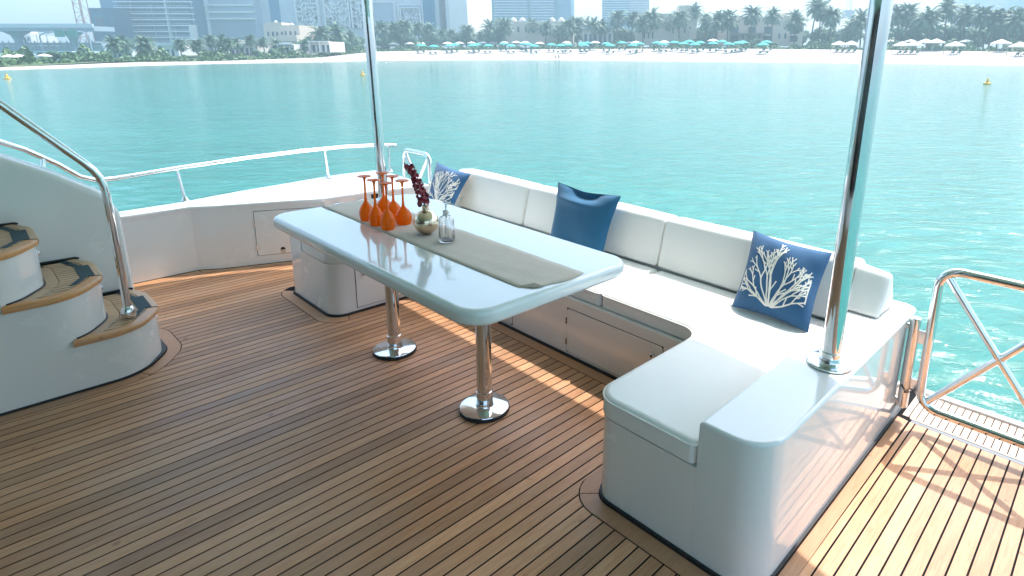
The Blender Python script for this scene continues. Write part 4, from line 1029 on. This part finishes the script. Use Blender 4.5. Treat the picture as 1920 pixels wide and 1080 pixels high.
for i, (px, yt) in enumerate(trees):
    c = crest_at(px); Y = c.y + (rnd.uniform(26, 44) if px > 560 else rnd.uniform(8, 24)); zg = c.z+.2; p = W(px, 80, Y); top = W(px, yt+9, Y).z; h = max(2.2, top-zg)
    e = empty('broadleaf_tree', (p.x, Y, zg), '%s leafy tree, %s from the left behind the beach palms' % ('low' if h < 4 else 'rounded', ordw(i+1)), 'tree', 'leafy trees behind the beach palms', rnd.uniform(0, 6.28))
    tm, cm = TM[i % 4]; s_ = h/6.6
    for nm, me in (('trunk', tm), ('crown', cm)): o = link(nm, me, e); o.scale = (s_*rnd.uniform(.95, 1.25) if nm == 'crown' else s_, s_, s_)
# low hedges and ground planting, a mass nobody could count
mb = MB(); rnd = random.Random(9)
for _ in range(26000):
    px = rnd.uniform(-80, 2000); c = crest_at(px); dY = rnd.uniform(.5, 20) if px > 600 else rnd.uniform(.5, 16)
    gap = (px > 1150 and px < 1300 and dY < 3)
    p = W(px, 90, c.y+dY); hgt = (1.0 if dY < 6 else 2.2)*(.7+.5*math.sin(px*.05)+.3*math.sin(px*.17)); hgt = max(.3, hgt)
    q = Vector((p.x, c.y+dY, c.z+.1+rnd.uniform(0, hgt))); s_ = rnd.uniform(.18, .42)
    u = Vector((rnd.gauss(0, 1), rnd.gauss(0, 1), rnd.gauss(0, .6))).normalized(); w = u.cross(Vector((rnd.gauss(0, 1), rnd.gauss(0, 1), rnd.gauss(0, 1)))).normalized()
    mb.add([q-u*s_, q+w*s_, q+u*s_, q-w*s_], [(0, 1, 2, 3)])
hd = mb.build('hedge_planting', 'hedge_leaf', smooth=0, fix=False); tag(hd, 'low green hedges and planting along the back of the beach', 'hedge', kind='stuff')

# --- beach furniture
def umb_meshes(r, h, m, scal=8):
    mb = MB(); v = [Vector((0, 0, h))]; n_ = scal*2
    for ring_, (rr, z) in enumerate(((r*.5, h-.22), (r, h-.62))):
        for k in range(n_): a = 2*math.pi*k/n_; q = 1 if k % 2 == 0 else .955; v.append(Vector((rr*q*math.cos(a), rr*q*math.sin(a), z - (0 if k % 2 == 0 else -.04))))
    f = [(0, 1+k, 1+(k+1) % n_) for k in range(n_)] + [(1+k, 1+n_+k, 1+n_+(k+1) % n_, 1+(k+1) % n_) for k in range(n_)]
    v += [Vector((p.x, p.y, p.z-.16)) for p in v[1+n_:]]; f += [(1+n_+k, 1+2*n_+k, 1+2*n_+(k+1) % n_, 1+n_+(k+1) % n_) for k in range(n_)]
    me = bpy.data.meshes.new('canopy'); me.from_pydata([tuple(p) for p in v], [], f); me.materials.append(M[m])
    pb = MB().tube([(0, 0, 0), (0, 0, h)], .045, 6); pm = bpy.data.meshes.new('pole'); pm.from_pydata(pb.v, [], pb.f); pm.materials.append(M['wood']); return me, pm
UT = umb_meshes(1.7, 3.0, 'teal'); UC = umb_meshes(1.75, 2.9, 'cream')
lb = MB(); lb.box(-.32, .32, -.9, .35, .30, .36); lb.add([(-.32, .35, .30), (.32, .35, .30), (.32, 1.0, .78), (-.32, 1.0, .78), (-.32, .35, .36), (.32, .35, .36), (.32, .97, .84), (-.32, .97, .84)], [(0, 1, 2, 3), (4, 7, 6, 5), (0, 4, 5, 1), (1, 5, 6, 2), (2, 6, 7, 3), (3, 7, 4, 0)])
for sx in (-.28, .28):
    for sy in (-.8, .3): lb.box(sx-.03, sx+.03, sy-.03, sy+.03, 0, .30)
LM = bpy.data.meshes.new('sun_lounger'); LM.from_pydata(lb.v, [], lb.f); LM.materials.append(M['lounger'])
def beach_point(px, py_base):
    """where the sight line meets the sloping sand"""
    for (s0, s1, c0, c1, a0, a1, b0_, b1_) in zip(shore, shore[1:], crest, crest[1:], A, A[1:], B, B[1:]):
        if s0[0] <= px <= s1[0]:
            t = (px-s0[0])/(s1[0]-s0[0]); sy = s0[1]+(s1[1]-s0[1])*t; cy_ = c0[1]+(c1[1]-c0[1])*t; a = a0.lerp(a1, t); b_ = b0_.lerp(b1_, t)
            k = max(-.6, min(1, (sy-py_base)/(sy-cy_)))
            if py_base < cy_: Y = b_.y + min(14, (cy_-py_base)*3.5); return Vector((W(px, 90, Y).x, Y, b_.z+.1))
            q = a.lerp(b_, k); return Vector((W(px, py_base, q.y).x, q.y, q.z))
teal_u = [(791, 101), (814, 103), (844, 101), (854, 99), (886, 101), (895, 99), (916, 101), (945, 97), (959, 101), (983, 97), (992, 98), (1002, 102), (1034, 99), (1051, 101), (1065, 100), (1092, 97), (1095, 101), (1101, 96), (1137, 98), (1144, 102), (1166, 96), (1186, 102), (1199, 99), (1231, 97), (1243, 100), (1264, 96), (1281, 99), (1292, 94), (1302, 101), (1312, 97), (1336, 99), (1353, 95), (1365, 101), (1383, 99), (1391, 97), (1429, 103), (1436, 97)]
k = 0
for i, (px, py) in enumerate(teal_u):
    p = beach_point(px, py); e = empty('beach_umbrella', p, 'open teal beach umbrella, %s of its colour from the left' % ordw(i+1), 'beach umbrella', 'teal umbrellas on the sand')
    link('canopy', UT[0], e); link('pole', UT[1], e)
    for j, dx in enumerate((-.85, .85)):
        l = link('sun_lounger', LM); l.location = p + Vector((dx, -.6, 0)); l.rotation_euler = (0, 0, math.pi + rnd.uniform(-.2, .2))
        tag(l, 'dark teal lounger at the %s of the %s teal umbrella from the left' % (('left foot', 'right foot')[j], ordw(i+1)), 'sun lounger', 'loungers under the teal umbrellas')
cream_u = [(738, 93), (768, 93), (790, 90), (840, 95), (862, 90), (885, 90), (905, 91), (925, 90), (946, 91), (968, 92), (985, 93), (1012, 95), (1063, 94), (1116, 94), (1192, 95), (1245, 94), (1336, 91), (1668, 88), (1706, 87), (1810, 92), (18, 121, 0), (36, 121, 0), (84, 117, 0)]
for i, q in enumerate(sorted(cream_u)):
    px, py = q[:2]; p = beach_point(px, py) if len(q) == 2 else crest_at(px)+Vector((W(px, 110, crest_at(px).y+3).x-crest_at(px).x, 3, .1))
    e = empty('cream_umbrella', p, 'cream parasol behind the sand, %s of its colour from the left' % ordw(i+1), 'beach umbrella', 'cream parasols at the back of the beach'); link('canopy', UC[0], e); link('pole', UC[1], e)
    if px < 120: e.scale = (.6, .6, .6)
for i, (px, py, lab) in enumerate(((1572, 100, 'cream beach cabana left of the pole, left of two'), (1594, 100, 'cream beach cabana left of the pole, right of two'), (1689, 103, 'cream beach cabana right of the pole, nearest it'), (1711, 103, 'cream beach cabana right of the pole, second from it'),
        (1733, 96, 'cream cabana set back among hedges, left of two'), (1753, 96, 'cream cabana set back among hedges, right of two'), (1788, 104, 'cream cabana standing alone on open sand'), (1874, 99, 'cream cabana set back near the right edge'), (1909, 107, 'cream cabana at the right edge of the picture'))):
    p = beach_point(px, py); e = empty('beach_cabana', p, lab, 'cabana', 'cream cabanas at the right end of the beach'); w = 1.55
    mb = MB(); v = [(-w, -w, 2.1), (w, -w, 2.1), (w, w, 2.1), (-w, w, 2.1), (-w*.3, -w*.3, 2.75), (w*.3, -w*.3, 2.75), (w*.3, w*.3, 2.75), (-w*.3, w*.3, 2.75), (-w, -w, 1.85), (w, -w, 1.85), (w, w, 1.85), (-w, w, 1.85), (0, 0, 3.0)]
    mb.add(v, [(0, 1, 5, 4), (1, 2, 6, 5), (2, 3, 7, 6), (3, 0, 4, 7), (8, 9, 1, 0), (9, 10, 2, 1), (10, 11, 3, 2), (11, 8, 0, 3), (4, 5, 12), (5, 6, 12), (6, 7, 12), (7, 4, 12)]); mb.build('canopy', 'cream', e, 0)
    for sx in (-1, 1):
        for sy in (-1, 1): MB().box(sx*w-.05, sx*w+.05, sy*w-.05, sy*w+.05, 0, 1.9).build('post', 'wood', e, 0)
    for sx in (-.7, .7): o = link('day_bed', LM, e); o.location = (sx, -.2, 0); o.rotation_euler = (0, 0, math.pi)
# buoys
for px, py, lab in ((1851, 158, 'small yellow cone buoy on the water at the right'), (680, 141, 'small yellow cone buoy beside the left pole'), (14, 148, 'small yellow cone buoy at the left edge')):
    p = onwater(px, py); e = empty('buoy', p, lab, 'buoy', 'yellow buoys on the water')
    MB().lathe([(.02, -.1), (.26, -.08), (.29, .02), (.27, .10), (.14, .14), (.10, .30), (.05, .46), (.01, .50)], (0, 0, 0), 20).build('float', 'yellow', e, 50); MB().tube([(0, 0, .46), (0, 0, .60)], .02, 6).build('top_mark', 'yellow', e)
for i, px in enumerate((603, 724, 1023, 1885)):
    p = onwater(px, 118); o = MB().lathe([(.01, -.1), (.16, -.05), (.2, .03), (.12, .13), (.01, .16)], (0, 0, 0), 14).build('marker_float', 'white_wall', None, 60); o.location = p
    tag(o, 'tiny white float near the shore, %s of four from the left' % ordw(i+1), 'float', 'white floats near the shore')
# two bathers at the water's edge
def bather(p, lab, s_, ang):
    me = bpy.data.meshes.new('person'); J = [(0, 0, .92), (0, 0, 1.15), (0, 0, 1.38), (0, .01, 1.50), (0, .01, 1.64), (.20, 0, 1.36), (.27, .04, 1.08), (.26, .12, .84), (-.20, 0, 1.36), (-.28, .0, 1.08), (-.30, .08, .84), (.10, 0, .86), (.12, .03, .48), (.12, -.02, .06), (.12, .12, .02), (-.10, 0, .86), (-.12, -.04, .48), (-.13, -.02, .06), (-.13, .12, .02)]
    Ed = [(0, 1), (1, 2), (2, 3), (3, 4), (2, 5), (5, 6), (6, 7), (2, 8), (8, 9), (9, 10), (0, 11), (11, 12), (12, 13), (13, 14), (0, 15), (15, 16), (16, 17), (17, 18)]
    RR = [.13, .12, .14, .055, .10, .06, .045, .035, .06, .045, .035, .09, .06, .04, .035, .09, .06, .04, .035]
    me.from_pydata(J, Ed, []); me.materials.append(M['skin']); o = link('person', me); o.modifiers.new('skin', 'SKIN'); o.modifiers.new('sub', 'SUBSURF').levels = 1; o.modifiers['sub'].render_levels = 1
    for i, r in enumerate(RR): me.skin_vertices[0].data[i].radius = (r, r*.85)
    me.skin_vertices[0].data[0].use_root = True
    o.location = p; o.scale = (s_,)*3; o.rotation_euler = (0, 0, ang); tag(o, lab, 'person', 'bathers at the waterline')
    c = MB().lathe([(.135, .80), (.15, .88), (.14, .97), (.128, 1.0)], (0, 0, 0), 14).build('swim_shorts', 'swim', o, 60); c.scale = (1.1, .92, 1)
bather(beach_point(1042, 113.4), 'bather at the waterline below the umbrellas, left of two', .95, .4); bather(beach_point(1048, 113.4), 'bather at the waterline below the umbrellas, right of two', .98, -.7)

# --- sea air
if HAZE > 0:
    hz = MB().box(-900, 900, -900, 900, -3.0, 175).build('haze', 'white_wall', smooth=0)
    hm = bpy.data.materials.new('sea_haze'); hm.use_nodes = True; N_ = hm.node_tree.nodes; N_.remove(N_['Principled BSDF'])
    pv = N_.new('ShaderNodeVolumePrincipled'); pv.inputs['Color'].default_value = (.58, .87, 1, 1); pv.inputs['Density'].default_value = HAZE; pv.inputs['Anisotropy'].default_value = .2
    hm.node_tree.links.new(pv.outputs[0], N_['Material Output'].inputs['Volume']); hz.data.materials.clear(); hz.data.materials.append(hm)
    tag(hz, 'pale blue haze over the sea and the far shore', kind='stuff')

# --- seat the yacht in the water with its slight heel
bpy.context.view_layer.update()
for o in BOAT:
    o.matrix_world = HEEL @ o.matrix_world
